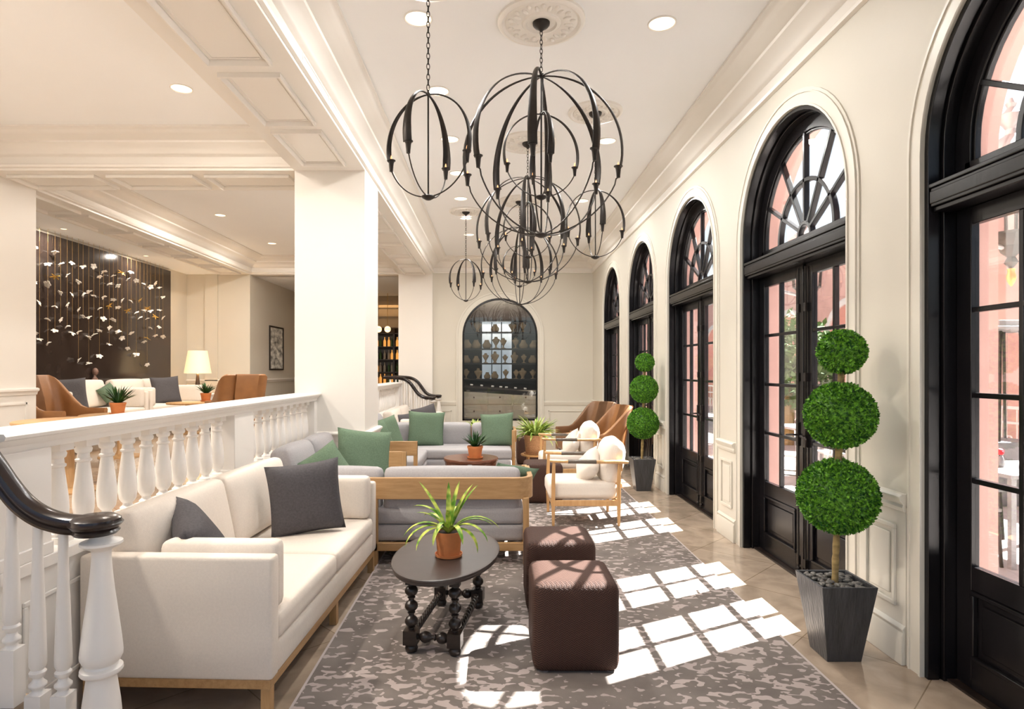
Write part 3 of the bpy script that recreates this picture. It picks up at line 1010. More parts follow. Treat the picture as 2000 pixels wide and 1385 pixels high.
def stair_bal(x, z0, z1):
    mb = MB()
    w = 0.028
    mb.box(-w, w, -w, w, z0, z0 + 0.2)
    zz = z0 + 0.2
    mb.lathe([(0.026, zz), (0.018, zz + 0.008), (0.018, zz + 0.016), (0.028, zz + 0.026), (0.028, zz + 0.034), (0.017, zz + 0.045), (0.016, zz + 0.055), (0.026, zz + 0.066), (0.027, zz + 0.076), (0.020, zz + 0.084), (0.027, zz + 0.10), (0.0275, zz + 0.13), (0.024, zz + 0.25), (0.017, z1 - 0.15), (0.015, z1)], (0, 0, 0), 16)
    o = obj('baluster', mb, M['white'], rl, 45)
    o.location = (x - X0 + 0.02, 0, 0)
stair_bal(-1.545, 0.16, 0.945); stair_bal(-1.635, 0.16, 0.975)
stair_bal(-1.727, 0.32, 1.075); stair_bal(-1.83, 0.32, 1.21); stair_bal(-1.92, 0.32, 1.285); stair_bal(-2.02, ZF, 1.31); stair_bal(-2.13, ZF, 1.32); stair_bal(-2.24, ZF, 1.33)
r2 = dup(rl, (-1.24, 12.02, 0), 0, 'slim dark handrail on white posts ending in front, nearer of the two beyond the far sectional', 'handrails of the far steps')
r3 = dup(rl, (-1.20, 12.90, 0), 0, 'slim dark handrail on white posts, against the pilaster beside the arched niche', 'handrails of the far steps')
r2['label'] = 'white stair railing with dark handrail meeting the far end of the balustrade'

# ------------------------------------------------------------------ rug
m = MB(); m.rbox(-0.90, 1.60, 1.0, 8.4, 0.0, 0.012, 0.005, n=1)
rug = obj('area_rug', m, M['rug'])
tag(rug, 'large taupe rug with pale broken camouflage-like pattern on the stone floor', 'rug')
m = MB()
for (a, b_, c, d) in ((-0.905, -0.893, 1.0, 8.4), (1.593, 1.605, 1.0, 8.4), (-0.9, 1.6, 0.995, 1.007), (-0.9, 1.6, 8.393, 8.405)):
    m.box(a, b_, c, d, 0.0, 0.0135)
obj('border_binding', m, mat('pale_rug_binding', (0.42, 0.36, 0.34), 0.9), rug)
# ------------------------------------------------------------------ ceiling fittings
def medallion(x, y, rad, label):
    t = thing('ceiling_medallion', label, 'ceiling rose', (x, y, ZC), 0, None)
    m = MB()
    m.lathe([(rad, 0.001), (rad, -0.018), (rad * 0.96, -0.028), (rad * 0.9, -0.03), (rad * 0.87, -0.018), (rad * 0.83, -0.014), (rad * 0.8, -0.022), (rad * 0.55, -0.026), (rad * 0.45, -0.018), (rad * 0.42, -0.028), (rad * 0.36, -0.03), (rad * 0.33, -0.015), (0.0, -0.015)], (0, 0, 0), 48)
    obj('rose_plate', m, M['trim'], t, 40)
    m = MB()
    for i in range(14):
        a = 2 * pi * i / 14
        for (rr, dd) in ((0.62, 0.10), (0.72, 0.07)):
            T = Matrix.Rotation(a + (0.22 if rr > 0.7 else 0), 4, 'Z') @ Matrix.Translation((rad * rr, 0, -0.026))
            m.sphere((0, 0, 0), (rad * dd, rad * 0.05, 0.014), 8, 6, T)
    obj('leaf_ornament', m, M['trim'], t, 60)
    return t

def downlight(x, y, z, r, label, group, warm=False, power=9.0):
    t = thing('ceiling_light', label, 'ceiling light', (x, y, z), 0, group)
    m = MB()
    m.lathe([(r, 0.0), (r * 1.0, -0.006), (r * 0.93, -0.009), (r * 0.88, -0.004), (r * 0.88, 0.0)], (0, 0, 0), 32, cap=False)
    obj('trim_ring', m, M['trim'], t, 50)
    m = MB(); m.lathe([(r * 0.88, -0.001), (r * 0.88, -0.003)], (0, 0, 0), 32)
    obj('lens', m, M['lens_warm'] if warm else M['lens'], t, None)
    ld = bpy.data.lights.new('downlight_lamp', 'AREA')
    ld.shape = 'DISK'; ld.size = r * 1.6; ld.energy = power
    ld.color = (1.0, 0.975, 0.94) if not warm else (1.0, 0.90, 0.79)
    lo = bpy.data.objects.new('downlight_lamp', ld)
    COL.objects.link(lo); lo.parent = t; lo.location = (0, 0, -0.012)
    return t
G1 = 'recessed round downlights of the main lounge ceiling'
dl = [(-0.524, 4.19), (-0.49, 5.28), (-0.47, 6.38), (-0.46, 7.48), (-0.48, 8.59), (-0.46, 9.70), (-0.46, 10.87),
      (1.154, 4.25), (1.17, 6.43), (1.23, 8.70), (1.2, 10.87)]
LBL = ['round recessed downlight beside the hanging chain of the small front chandelier',
       'warm glowing downlight half behind the hub of the small front chandelier',
       'downlight seen through the lower hoops of the small front chandelier',
       'downlight just below the small front chandelier',
       'small downlight above the chain of the small chandelier by the mirrored niche',
       'small downlight beside the chain of the small chandelier near the niche',
       'tiny downlight next to the crown moulding over the back wall, beam side',
       'round downlight near the crown moulding above the second arched door',
       'downlight between the large chandelier hoops and the door wall',
       'small downlight behind the offset small chandelier by the door wall',
       'tiny downlight close to the back wall above the last door']
for (x, y), l in zip(dl, LBL):
    downlight(x, y, ZC, 0.098, l, G1, power=POW_MAIN)
downlight(-2.67, 5.23, ZC, 0.09, 'round downlight in the upper lounge ceiling before the cross beam', None, True, POW_UP * 0.35)
downlight(-4.25, 9.5, ZC, 0.085, 'warm downlight in the rear upper ceiling, the one nearer the cross beam', 'warm downlights of the rear upper ceiling', True, POW_UP)
downlight(-4.22, 11.62, ZC, 0.085, 'warm downlight in the rear upper ceiling, the one nearer the back wall', 'warm downlights of the rear upper ceiling', True, POW_UP)
for (x, y) in ((-4.3, 3.2), (-2.9, 2.2), (-2.9, 9.5)):  # front two are unseen fill lamps added to brighten the upper lounge
    downlight(x, y, ZC, 0.085, {-4.3: 'unseen added fill downlight of the upper lounge ceiling over its outer half, beyond the picture edge', -2.9: 'unseen added fill downlight of the upper lounge ceiling over the steps, beyond the picture edge'}[x] if y < 4 else 'warm downlight of the rear upper ceiling behind the column', None, True, POW_UP * (2.0 if y < 4 else 1.0))
for (y, l) in ((8.9, 'tiny spotlight over the flower artwork, nearer the cross beam'), (11.0, 'tiny spotlight over the flower artwork, nearer the lamp')):
    downlight(-6.25, y, ZS, 0.045, l, 'spotlights over the flower artwork', True, 16)

# ------------------------------------------------------------------ chandeliers
def arm_parts(root, R, zt, zb, zsock, ang, w):
    """one arm: widening flat blade from the top hub, candle cup, thin rod to the bottom hub"""
    T = Matrix.Rotation(ang, 4, 'Z')
    zc = (zt + zb) / 2; H = (zt - zb) / 2
    a1 = math.asin(max(-1, min(1, (zsock - zc) / H)))
    m = MB(T); fr = []
    N = 22
    rows = []
    for i in range(N + 1):
        t = i / N
        a = pi / 2 + (a1 - pi / 2) * t
        r = R * cos(a) + 0.004; z = zc + H * sin(a)
        tx, tz = -R * sin(a), H * cos(a)
        L = sqrt(tx * tx + tz * tz)
        nx, nz = abs(tz) / L, abs(tx) / L * (1 if a > 0 else -1)   # outward normal
        ww = 0.006 + (w - 0.006) * min(1, t * 1.15) ** 1.3
        rows.append((r, z, nx, nz, ww))
    vs = []; fs = []
    S = [(-1, -0.32), (-0.55, 0.0), (0, 0.10), (0.55, 0.0), (1, -0.32)]
    for (r, z, nx, nz, ww) in rows:
        for (s, d) in S:
            dd = d * ww + 0.0015
            vs.append((r + nx * dd, s * ww, z + nz * dd))
        for (s, d) in reversed(S):
            dd = d * ww - 0.0025
            vs.append((r + nx * dd, s * ww, z + nz * dd))
    n = 10
    for i in range(N):
        for k in range(n):
            l = (k + 1) % n
            fs.append((i * n + k, i * n + l, (i + 1) * n + l, (i + 1) * n + k))
    fs.append(tuple(range(n))); fs.append(tuple(N * n + k for k in reversed(range(n))))
    m.add(vs, fs)
    arm = obj('arm', m, M['iron'], root, 50)
    k = w / 0.024
    rs = R * cos(a1) - 0.014
    m = MB(T)
    m.lathe([(0.010 * k, -0.045 * k), (0.011 * k, -0.03 * k), (0.014 * k, 0.0), (0.018 * k, 0.012 * k), (0.024 * k, 0.014 * k), (0.024 * k, 0.018 * k), (0.0, 0.018 * k)], (rs, 0, zsock - 0.01), 12)
    obj('candle_cup', m, M['iron'], arm)
    m = MB(T)
    m.lathe([(0.004, 0.0), (0.006, 0.012), (0.005, 0.022), (0.001, 0.034)], (rs, 0, zsock + 0.006), 8)
    obj('bulb', m, M['bulb'], arm)
    m = MB(T)
    pts = [(rs, 0, zsock - 0.05 * k)]
    a2 = a1 - 0.14
    for i in range(17):
        a = a2 + (-pi / 2 - a2) * i / 16
        pts.append((R * cos(a) * (1 if i else 0.985), 0, zc + H * sin(a)))
    pts[-1] = (0.0, 0, zb)
    m.tube(pts, 0.0042 if R < 0.4 else 0.0052, 6)
    obj('rod', m, M['iron'], arm, 50)

def chain(root, z0, z1, L=0.042):
    m = MB(); n = max(2, int((z1 - z0) / (L * 0.74))); st = (z1 - z0) / n
    for i in range(n):
        zc = z0 + st * (i + 0.5)
        T = Matrix.Rotation(pi / 2 * (i % 2) + 0.4, 4, 'Z')
        pts = []
        for k in range(13):
            a = 2 * pi * k / 12
            pts.append((0.0095 * cos(a), 0, zc + (L / 2 - 0.0) * sin(a) * 0.98))
        m.tube(pts, 0.0026, 5, False, T)
    obj('chain', m, M['iron'], root, 50)

def hub(root, z, r, name='bottom_hub'):
    m = MB(); m.lathe([(0.004, -0.022), (r * 0.35, -0.02), (r * 0.85, -0.008), (r, 0.0), (r * 0.85, 0.006), (r * 0.3, 0.012), (0.006, 0.016)], (0, 0, z), 20)
    obj(name, m, M['iron'], root, 50)

def chandelier(x, y, large, label, group, rot):
    t = thing('chandelier', label, 'chandelier', (x, y, ZC), 0, group)
    z = lambda q: q - ZC
    m = MB(); m.lathe([(0.008, -0.075), (0.02, -0.06), (0.045, -0.045), (0.058, -0.03), (0.06, -0.014), (0.0, -0.014)], (0, 0, 0), 24)
    obj('canopy', m, M['iron'], t, 50)
    if large:
        zt, zb, R = 3.52, 2.43, 0.545
        chain(t, z(zt + 0.03), -0.07)
        m = MB(); m.tube([(0, 0, z(zt) + 0.03), (0, 0, z(zb))], 0.0065, 8); m.tube([(0.012, 0, z(zt) + 0.02), (0.012, 0, z(3.26))], 0.004, 6); m.lathe([(0.006, -0.02), (0.016, -0.008), (0.016, 0.008), (0.006, 0.02)], (0, 0, z(zt)), 12); m.lathe([(0.006, -0.012), (0.014, -0.004), (0.014, 0.004), (0.006, 0.012)], (0, 0, z(3.26)), 12)
        obj('stem', m, M['iron'], t, 50)
        hub(t, z(zb), 0.05); hub(t, z(2.69), 0.042)
        for i in range(8):
            arm_parts(t, R, z(zt), z(zb), z(2.86), rot + i * pi / 4, 0.030)
        for i in range(4):
            arm_parts(t, 0.262, z(3.26), z(2.69), z(2.90), rot + 0.35 + i * pi / 2, 0.023)
    else:
        zt, zb, R = 3.17, 2.55, 0.275
        chain(t, z(zt + 0.025), -0.07)
        m = MB(); m.tube([(0, 0, z(zt) + 0.025), (0, 0, z(zb))], 0.0055, 8); m.lathe([(0.005, -0.014), (0.012, -0.006), (0.012, 0.006), (0.005, 0.014)], (0, 0, z(zt)), 12)
        obj('stem', m, M['iron'], t, 50)
        hub(t, z(zb), 0.042)
        for i in range(4):
            arm_parts(t, R, z(zt), z(zb), z(2.79), rot + i * pi / 2, 0.027)
    return t
GS = 'small open sphere chandeliers'
GL = 'large double sphere chandeliers'
chandelier(-0.405, 3.72, False, 'small dark hoop sphere chandelier hanging nearest the beam, first of the small ones', GS, radians(70))
chandelier(0.93, 5.70, False, 'small dark hoop sphere chandelier hanging beside the door wall', GS, radians(5))
chandelier(-0.44, 9.26, False, 'small dark hoop sphere chandelier hanging in front of the back wall by the beam', GS, radians(30))
chandelier(0.317, 4.22, True, 'large eight-armed sphere chandelier in front, with a small sphere inside', GL, radians(-100))
chandelier(0.344, 6.46, True, 'large eight-armed sphere chandelier hanging between the two others of its size', GL, radians(-98))
chandelier(0.348, 8.70, True, 'large eight-armed sphere chandelier closest to the arched niche', GL, radians(-85))
medallion(0.317, 4.22, 0.30, 'ornate plaster ceiling rose above the front large chandelier')
medallion(0.93, 5.70, 0.25, 'plaster ceiling rose above the small chandelier beside the door wall')
medallion(0.344, 6.46, 0.30, 'plaster ceiling rose above the middle large chandelier')
medallion(-0.44, 9.26, 0.25, 'plaster ceiling rose above the small chandelier near the back wall')
medallion(0.348, 8.70, 0.30, 'plaster ceiling rose above the large chandelier closest to the niche')
medallion(-0.405, 3.72, 0.25, 'plaster ceiling rose above the small front chandelier, out of the picture')

# ------------------------------------------------------------------ cream sofas
def make_sofa(label, loc, rz, group):
    """origin: floor, front edge of the near arm; x from -0.86 (wall side) to 0 (front), y along its length"""
    t = thing('cream_sofa', label, 'sofa', loc, rz, group)
    L = 1.96; D = 0.85
    m = MB(); m.rbox(-D, 0, 0, 0.085, 0.165, 0.695, 0.018, n=3); obj('arm', m, M['linen'], t, 50)
    m = MB(); m.rbox(-D, 0, L - 0.085, L, 0.165, 0.675, 0.018, n=3); obj('arm', m, M['linen'], t, 50)
    m = MB(); m.rbox(-D, -D + 0.12, 0.085, L - 0.085, 0.165, 0.70, 0.02, n=3); obj('back', m, M['linen'], t, 50)
    m = MB(); m.rbox(-D + 0.1, -0.005, 0.085, L - 0.085, 0.165, 0.30, 0.015, n=3); obj('seat_base', m, M['linen'], t, 50)
    for (a, b) in ((0.088, L / 2 - 0.003), (L / 2 + 0.003, L - 0.088)):
        m = MB(); m.rbox(-D + 0.12, 0.0, a, b, 0.30, 0.425, 0.035, (0, 0, 0.018), 6); obj('seat_cushion', m, M['linen'], t, 60)
        T = Matrix.Translation((-D + 0.115, 0, 0.43)) @ Matrix.Rotation(radians(-12), 4, 'Y')
        m = MB(T); m.rbox(0.0, 0.15, a, b, 0.0, 0.42, 0.045, (0.03, 0, 0.01), 6); obj('back_cushion', m, M['linen'], t, 60)
    for (a, b) in ((0.088, 0.20), (L - 0.20, L - 0.088)):
        m = MB(); m.rbox(-D + 0.30, -0.015, a, b, 0.43, 0.735, 0.035, (0.0, 0.012, 0.0), 5); obj('side_cushion', m, M['linen'], t, 60)
    m = MB(); m.box(-D + 0.01, -0.012, 0.012, 0.05, 0.125, 0.165); m.box(-D + 0.01, -0.012, L - 0.05, L - 0.012, 0.125, 0.165); m.box(-0.05, -0.012, 0.05, L - 0.05, 0.125, 0.165); m.box(-D + 0.01, -D + 0.05, 0.05, L - 0.05, 0.125, 0.165)
    obj('plinth_rail', m, M['oak_y'], t, bevel=0.002)
    for (x, y) in ((-0.055, 0.012), (-0.055, L - 0.055), (-D + 0.01, 0.012), (-D + 0.01, L - 0.055), (-0.055, L / 2)):
        m = MB(); m.box(x, x + 0.043, y, y + 0.043, 0, 0.125); obj('leg', m, M['oak_v'], t, bevel=0.002)
    return t
GSO = 'cream linen sofas'
s1 = make_sofa('cream linen sofa beside the curling handrail, with two charcoal pillows', (-0.955, 2.63, 0), radians(-2.0), GSO)
dup(s1, (-0.93, 9.45, 0), 0, 'cream sofa along the balustrade behind the far grey sectional')
dup(s1, (-5.62, 8.02, ZF), 0, 'cream sofa of the upper lounge with the bronze head behind it')
dup(s1, (-5.62, 10.02, ZF), 0, 'cream sofa of the upper lounge next to the lit table lamp')

# pillows: squares with pointed corners
def pillow(name, label, loc, size, thick, rot, m_, group=None, cat='pillow'):
    N = 14; vs = []; fs = []
    for s in (1, -1):
        for i in range(N + 1):
            for j in range(N + 1):
                u = -1 + 2 * i / N; v = -1 + 2 * j / N
                e = 1 - 0.07 * (1 - v * v) * abs(u) ** 3
                f = 1 - 0.07 * (1 - u * u) * abs(v) ** 3
                h = thick / 2 * (max(0, 1 - u ** 4) * max(0, 1 - v ** 4)) ** 0.55
                h *= 1 + 0.05 * sin(5 * u + 3 * v + size * 31)
                vs.append((u * size / 2 * e, v * size / 2 * f, s * h))
    n1 = (N + 1) ** 2
    for s in (0, 1):
        for i in range(N):
            for j in range(N):
                q = [s * n1 + i * (N + 1) + j, s * n1 + (i + 1) * (N + 1) + j, s * n1 + (i + 1) * (N + 1) + j + 1, s * n1 + i * (N + 1) + j + 1]
                if s: q.reverse()
                fs.append(tuple(q))
    m = MB(); m.add(vs, fs)
    o = obj(name, m, m_, None, 80)
    bm = bmesh.new(); bm.from_mesh(o.data); bmesh.ops.remove_doubles(bm, verts=bm.verts, dist=0.0004); bmesh.ops.recalc_face_normals(bm, faces=bm.faces); bm.to_mesh(o.data); bm.free()
    o.location = loc
    o.rotation_mode = 'QUATERNION'
    o.rotation_quaternion = rot
    tag(o, label, cat, group)
    return o
def face(nx, ny, nz, roll=0.0):
    """pillow facing along (nx,ny,nz), its v axis up"""
    z = Vector((nx, ny, nz)).normalized()
    x = Vector((0, 0, 1)).cross(z).normalized()
    y = z.cross(x)
    R = Matrix((x, y, z)).transposed()
    return (R @ Matrix.Rotation(radians(roll), 3, 'Z')).to_quaternion()
pillow('throw_pillow', 'large charcoal pillow standing at the far end of the cream sofa by the handrail', (-1.24, 4.02, 0.665), 0.47, 0.15, face(0.38, -0.92, 0.16, 5), M['charcoal'])
pillow('throw_pillow', 'charcoal pillow half hidden behind the near arm of the cream sofa', (-1.44, 3.03, 0.635), 0.42, 0.17, face(0.80, 0.35, 0.5, 16), M['charcoal'])
pillow('throw_pillow', 'charcoal pillow on the cream sofa behind the far sectional, the fully seen one', (-1.22, 10.9, 0.64), 0.46, 0.15, face(0.45, -0.88, 0.25, 14), M['charcoal'])
pillow('throw_pillow', 'charcoal pillow behind the far sectional of which only the top edge shows', (-1.40, 9.95, 0.60), 0.42, 0.15, face(0.65, -0.7, 0.3, 4), M['charcoal'])
pillow('throw_pillow', 'grey pillow on the upper lounge sofa beside the tan chair', (-5.95, 8.55, ZF + 0.66), 0.50, 0.15, face(0.75, -0.6, 0.22, 3), M['charcoal'])
pillow('throw_pillow', 'grey pillow on the upper lounge sofa nearer the lamp', (-5.92, 11.05, ZF + 0.66), 0.50, 0.15, face(0.75, -0.6, 0.22, 3), M['charcoal'])
pillow('throw_pillow', 'small dark green pillow behind the upper lounge plant', (-6.12, 9.72, ZF + 0.66), 0.26, 0.14, face(0.8, -0.5, 0.3, 30), M['green'])

# ------------------------------------------------------------------ grey L-shaped sectionals in oak frames
def ribbon(mb, path, th, z0, z1):
    sect = [(-th / 2, z0), (th / 2, z0), (th / 2, z1), (-th / 2, z1)]
    sweep_plan(mb, path, sect)
def corner_path(x0, y0, x1, y1, r, s):
    """from (x0,y0) along x to x1 with a rounded corner, then along y to y1; s = sign of y travel"""
    p = [(x0, y0)]
    for i in range(9):
        a = pi / 2 * i / 8
        p.append((x1 - r + r * sin(a), y0 + s * (r - r * cos(a))))
    p.append((x1, y1))
    return p
def sectional(label, ya, yb, ret_near, ret_len=0.86):
    """run along the balustrade from ya to yb; the return leg lies at ya (near) or yb"""
    s = 1 if ret_near else -1
    ye = ya if ret_near else yb          # y of the return's back
    yo = yb if ret_near else ya          # y of the open arm
    XL, XF, XE = -1.76, -0.90, 0.275
    t = thing('sectional_sofa', label, 'sofa', (XL, ye, 0), 0, 'grey sectional sofas in oak frames')
    R = Matrix.Translation((-XL, -ye, 0))
    m = MB(R); ribbon(m, corner_path(XL, ye + s * 0.02, XE, ye + s * 0.62, 0.12, s), 0.04, 0.51, 0.675)
    obj('back_panel', m, M['oak'], t, 30, 0.004)
    m = MB(R); a, b = sorted((yo, yo - s * 0.04)); m.box(XL, XF, a, b, 0.51, 0.675)
    obj('arm_panel', m, M['oak'], t, 30, 0.004)
    m = MB(R); m.box(XL, XL + 0.04, min(ye, yo), max(ye, yo), 0.51, 0.675)
    obj('wall_side_panel', m, M['oak_y'], t, 30, 0.004)
    m = MB(R)
    ribbon(m, [(XL, ye + s * 0.02), (XE - 0.03, ye + s * 0.02)], 0.04, 0.115, 0.175)
    ribbon(m, [(XE - 0.02, ye + s * 0.04), (XE - 0.02, ye + s * ret_len)], 0.04, 0.115, 0.175)
    ribbon(m, [(XF - 0.02, ye + s * ret_len), (XF - 0.02, yo)], 0.04, 0.115, 0.175)
    ribbon(m, [(XF, ye + s * (ret_len - 0.02)), (XE - 0.04, ye + s * (ret_len - 0.02))], 0.04, 0.115, 0.175)
    ribbon(m, [(XL, yo - s * 0.02), (XF - 0.04, yo - s * 0.02)], 0.04, 0.115, 0.175)
    obj('seat_rail', m, M['oak'], t, 30, 0.003)
    posts = [(XF - 0.045, ye, 0.52), (XE - 0.06, ye, 0.52), (XE - 0.045, ye + s * ret_len - s * 0.05, 0.12), (XF - 0.045, yo - s * 0.05, 0.675), (XL, yo - s * 0.05, 0.52), (XL, ye, 0.52), (XE - 0.045, ye + s * 0.62, 0.675)]
    for (x, y, z) in posts:
        a, b = sorted((y, y + s * 0.045))
        m = MB(R); m.box(x, x + 0.045, a, b, 0.012 if x > -0.93 else 0.0, z); obj('leg', m, M['oak_v'], t, 30, 0.003)
    # seat decks: three soft layers
    zl = [(0.175, 0.285), (0.285, 0.395), (0.395, 0.50)]
    for (z0, z1) in [(0.175, 0.305), (0.305, 0.435)]:
        m = MB(R); a, b = sorted((ye + s * 0.045, ye + s * (ret_len - 0.01)))
        m.rbox(XL + 0.04, XE - 0.05, a, b, z0, z1, 0.03, (0, 0.008, 0.004), 6)
        obj('seat_layer', m, M['grey'], t, 60)
        m = MB(R); a, b = sorted((ye + s * ret_len, yo - s * 0.045))
        m.rbox(XL + 0.04, XF - 0.008, a, b, z0, z1, 0.03, (0.008, 0, 0.004), 6)
        obj('seat_layer', m, M['grey'], t, 60)
    # back cushions of the return
    xs = [XL + 0.1, XF + 0.02, XE - 0.07] if ret_near else [XL + 0.10, XF + 0.02, XE - 0.62, XE - 0.07]
    for x0, x1 in zip(xs[:-1], xs[1:]):
        T = R @ Matrix.Translation((0, ye + s * 0.05, 0.40)) @ Matrix.Rotation(radians(-9 * s), 4, 'X')
        m = MB(T); a, b = sorted((0.0, s * 0.15)); m.rbox(x0 + 0.006, x1 - 0.006, a, b, 0.0, 0.345, 0.05, (0.0, 0.02, 0.014), 6)
        obj('back_cushion', m, M['grey'], t, 60)
    n = 2
    y0 = ye + s * 0.16; y1 = yo - s * 0.05
    for i in range(n):
        a, b = sorted((y0 + (y1 - y0) * i / n, y0 + (y1 - y0) * (i + 1) / n))
        T = R @ Matrix.Translation((XL + 0.05, 0, 0.42)) @ Matrix.Rotation(radians(13), 4, 'Y')
        T = R @ Matrix.Translation((XL + 0.05, 0, 0.42)) @ Matrix.Rotation(radians(-13), 4, 'Y')
        m = MB(T); m.rbox(0.0, 0.17, a + 0.006, b - 0.006, 0.0, 0.44, 0.06, (0.03, 0, 0.02), 6)
        obj('back_cushion', m, M['grey'], t, 60)
    return t
sectional('grey cushioned oak sectional whose oak back faces the ottomans and oval table', 4.70, 6.26, True)
sectional('grey cushioned oak sectional facing the round walnut table, beyond the column', 7.10, 9.08, False)
pillow('throw_pillow', 'large green pillow leaning in front of the free column', (-1.20, 5.62, 0.70), 0.52, 0.15, face(0.50, -0.80, 0.25, -8), M['green'])
pillow('throw_pillow', 'small green pillow tucked in the corner of the sectional with the oak back', (-1.38, 5.02, 0.66), 0.40, 0.15, face(0.35, -0.85, 0.30, 32), M['green'])
pillow('throw_pillow', 'green pillow peeping over the rounded end of the oak back', (0.10, 5.04, 0.56), 0.42, 0.13, face(-0.35, 0.75, 0.55, 14), M['green'])
pillow('throw_pillow', 'green pillow lying low behind the oak back near its end', (-0.28, 5.03, 0.54), 0.38, 0.13, face(-0.1, 0.75, 0.75, -4), M['green'])
pillow('throw_pillow', 'large green pillow at the inner corner of the far sectional', (-0.98, 8.72, 0.66), 0.52, 0.16, face(0.12, -0.93, 0.28, -3), M['green'])
pillow('throw_pillow', 'green pillow at the far sectional arm, beside the potted fern', (0.03, 8.72, 0.655), 0.48, 0.16, face(-0.12, -0.93, 0.28, 4), M['green'])
pillow('throw_pillow', 'green pillow on the balustrade side of the far sectional, the farther of the two', (-1.40, 7.95, 0.66), 0.46, 0.15, face(0.70, -0.62, 0.3, 10), M['green'])
pillow('throw_pillow', 'green pillow on the balustrade side of the far sectional, nearly behind the column', (-1.42, 7.45, 0.62), 0.46, 0.15, face(0.72, -0.58, 0.3, 16), M['green'])
# ------------------------------------------------------------------ ottomans
def ottoman(loc, label):
    m = MB(); m.rbox(-0.215, 0.215, -0.215, 0.215, 0.0, 0.435, 0.045, (0.0, 0.0, 0.006), 6)
    o = obj('cube_ottoman', m, M['ottoman'], None, 60)
    o.location = loc
    return tag(o, label, 'ottoman', 'brown woven cube ottomans')
o1 = ottoman((0.40, 3.22, 0.013), 'brown chevron woven cube ottoman closest to the camera')
for loc, l in (((0.405, 3.96, 0.013), 'brown woven cube ottoman just behind the closest one, sun on its top'),
               ((0.545, 7.06, 0.013), 'brown cube ottoman between the oak back sectional and the near armchair'),
               ((0.56, 9.95, 0.0), 'brown cube ottoman beside the potted fern, by the far sectional arm')):
    o = o1.copy(); COL.objects.link(o); o.location = loc; o['label'] = l

# ------------------------------------------------------------------ leaves and plants
def blade(mb, base, az, length, width, lean, droop, seg=8, fold=0.25):
    """a strap leaf that rises at 'lean' from vertical and droops"""
    p = Vector(base); a = lean
    d = Vector((cos(az), sin(az), 0)); side = Vector((-sin(az), cos(az), 0))
    vs = []; fs = []
    st = length / seg
    for i in range(seg + 1):
        t = i / seg
        w = width * (0.35 + 1.25 * t) * (1 - t) ** 0.75 * 1.15 + 0.0006
        w = min(w, width * 0.85)
        nrm = d * -cos(a) + Vector((0, 0, 1)) * sin(a)
        vs += [tuple(p - side * w / 2 + nrm * fold * w), tuple(p), tuple(p + side * w / 2 + nrm * fold * w)]
        p = p + (d * sin(a) + Vector((0, 0, 1)) * cos(a)) * st
        a += droop / seg
    for i in range(seg):
        k = i * 3
        fs += [(k, k + 3, k + 4, k + 1), (k + 1, k + 4, k + 5, k + 2)]
    mb.add(vs, fs)
def pot_prof(r, h):
    return [(r * 0.74, 0.0), (r * 0.76, 0.004), (r * 0.95, h * 0.82), (r * 1.0, h * 0.82), (r * 1.02, h), (r * 0.92, h), (r * 0.90, h * 0.88), (0.0, h * 0.88)]
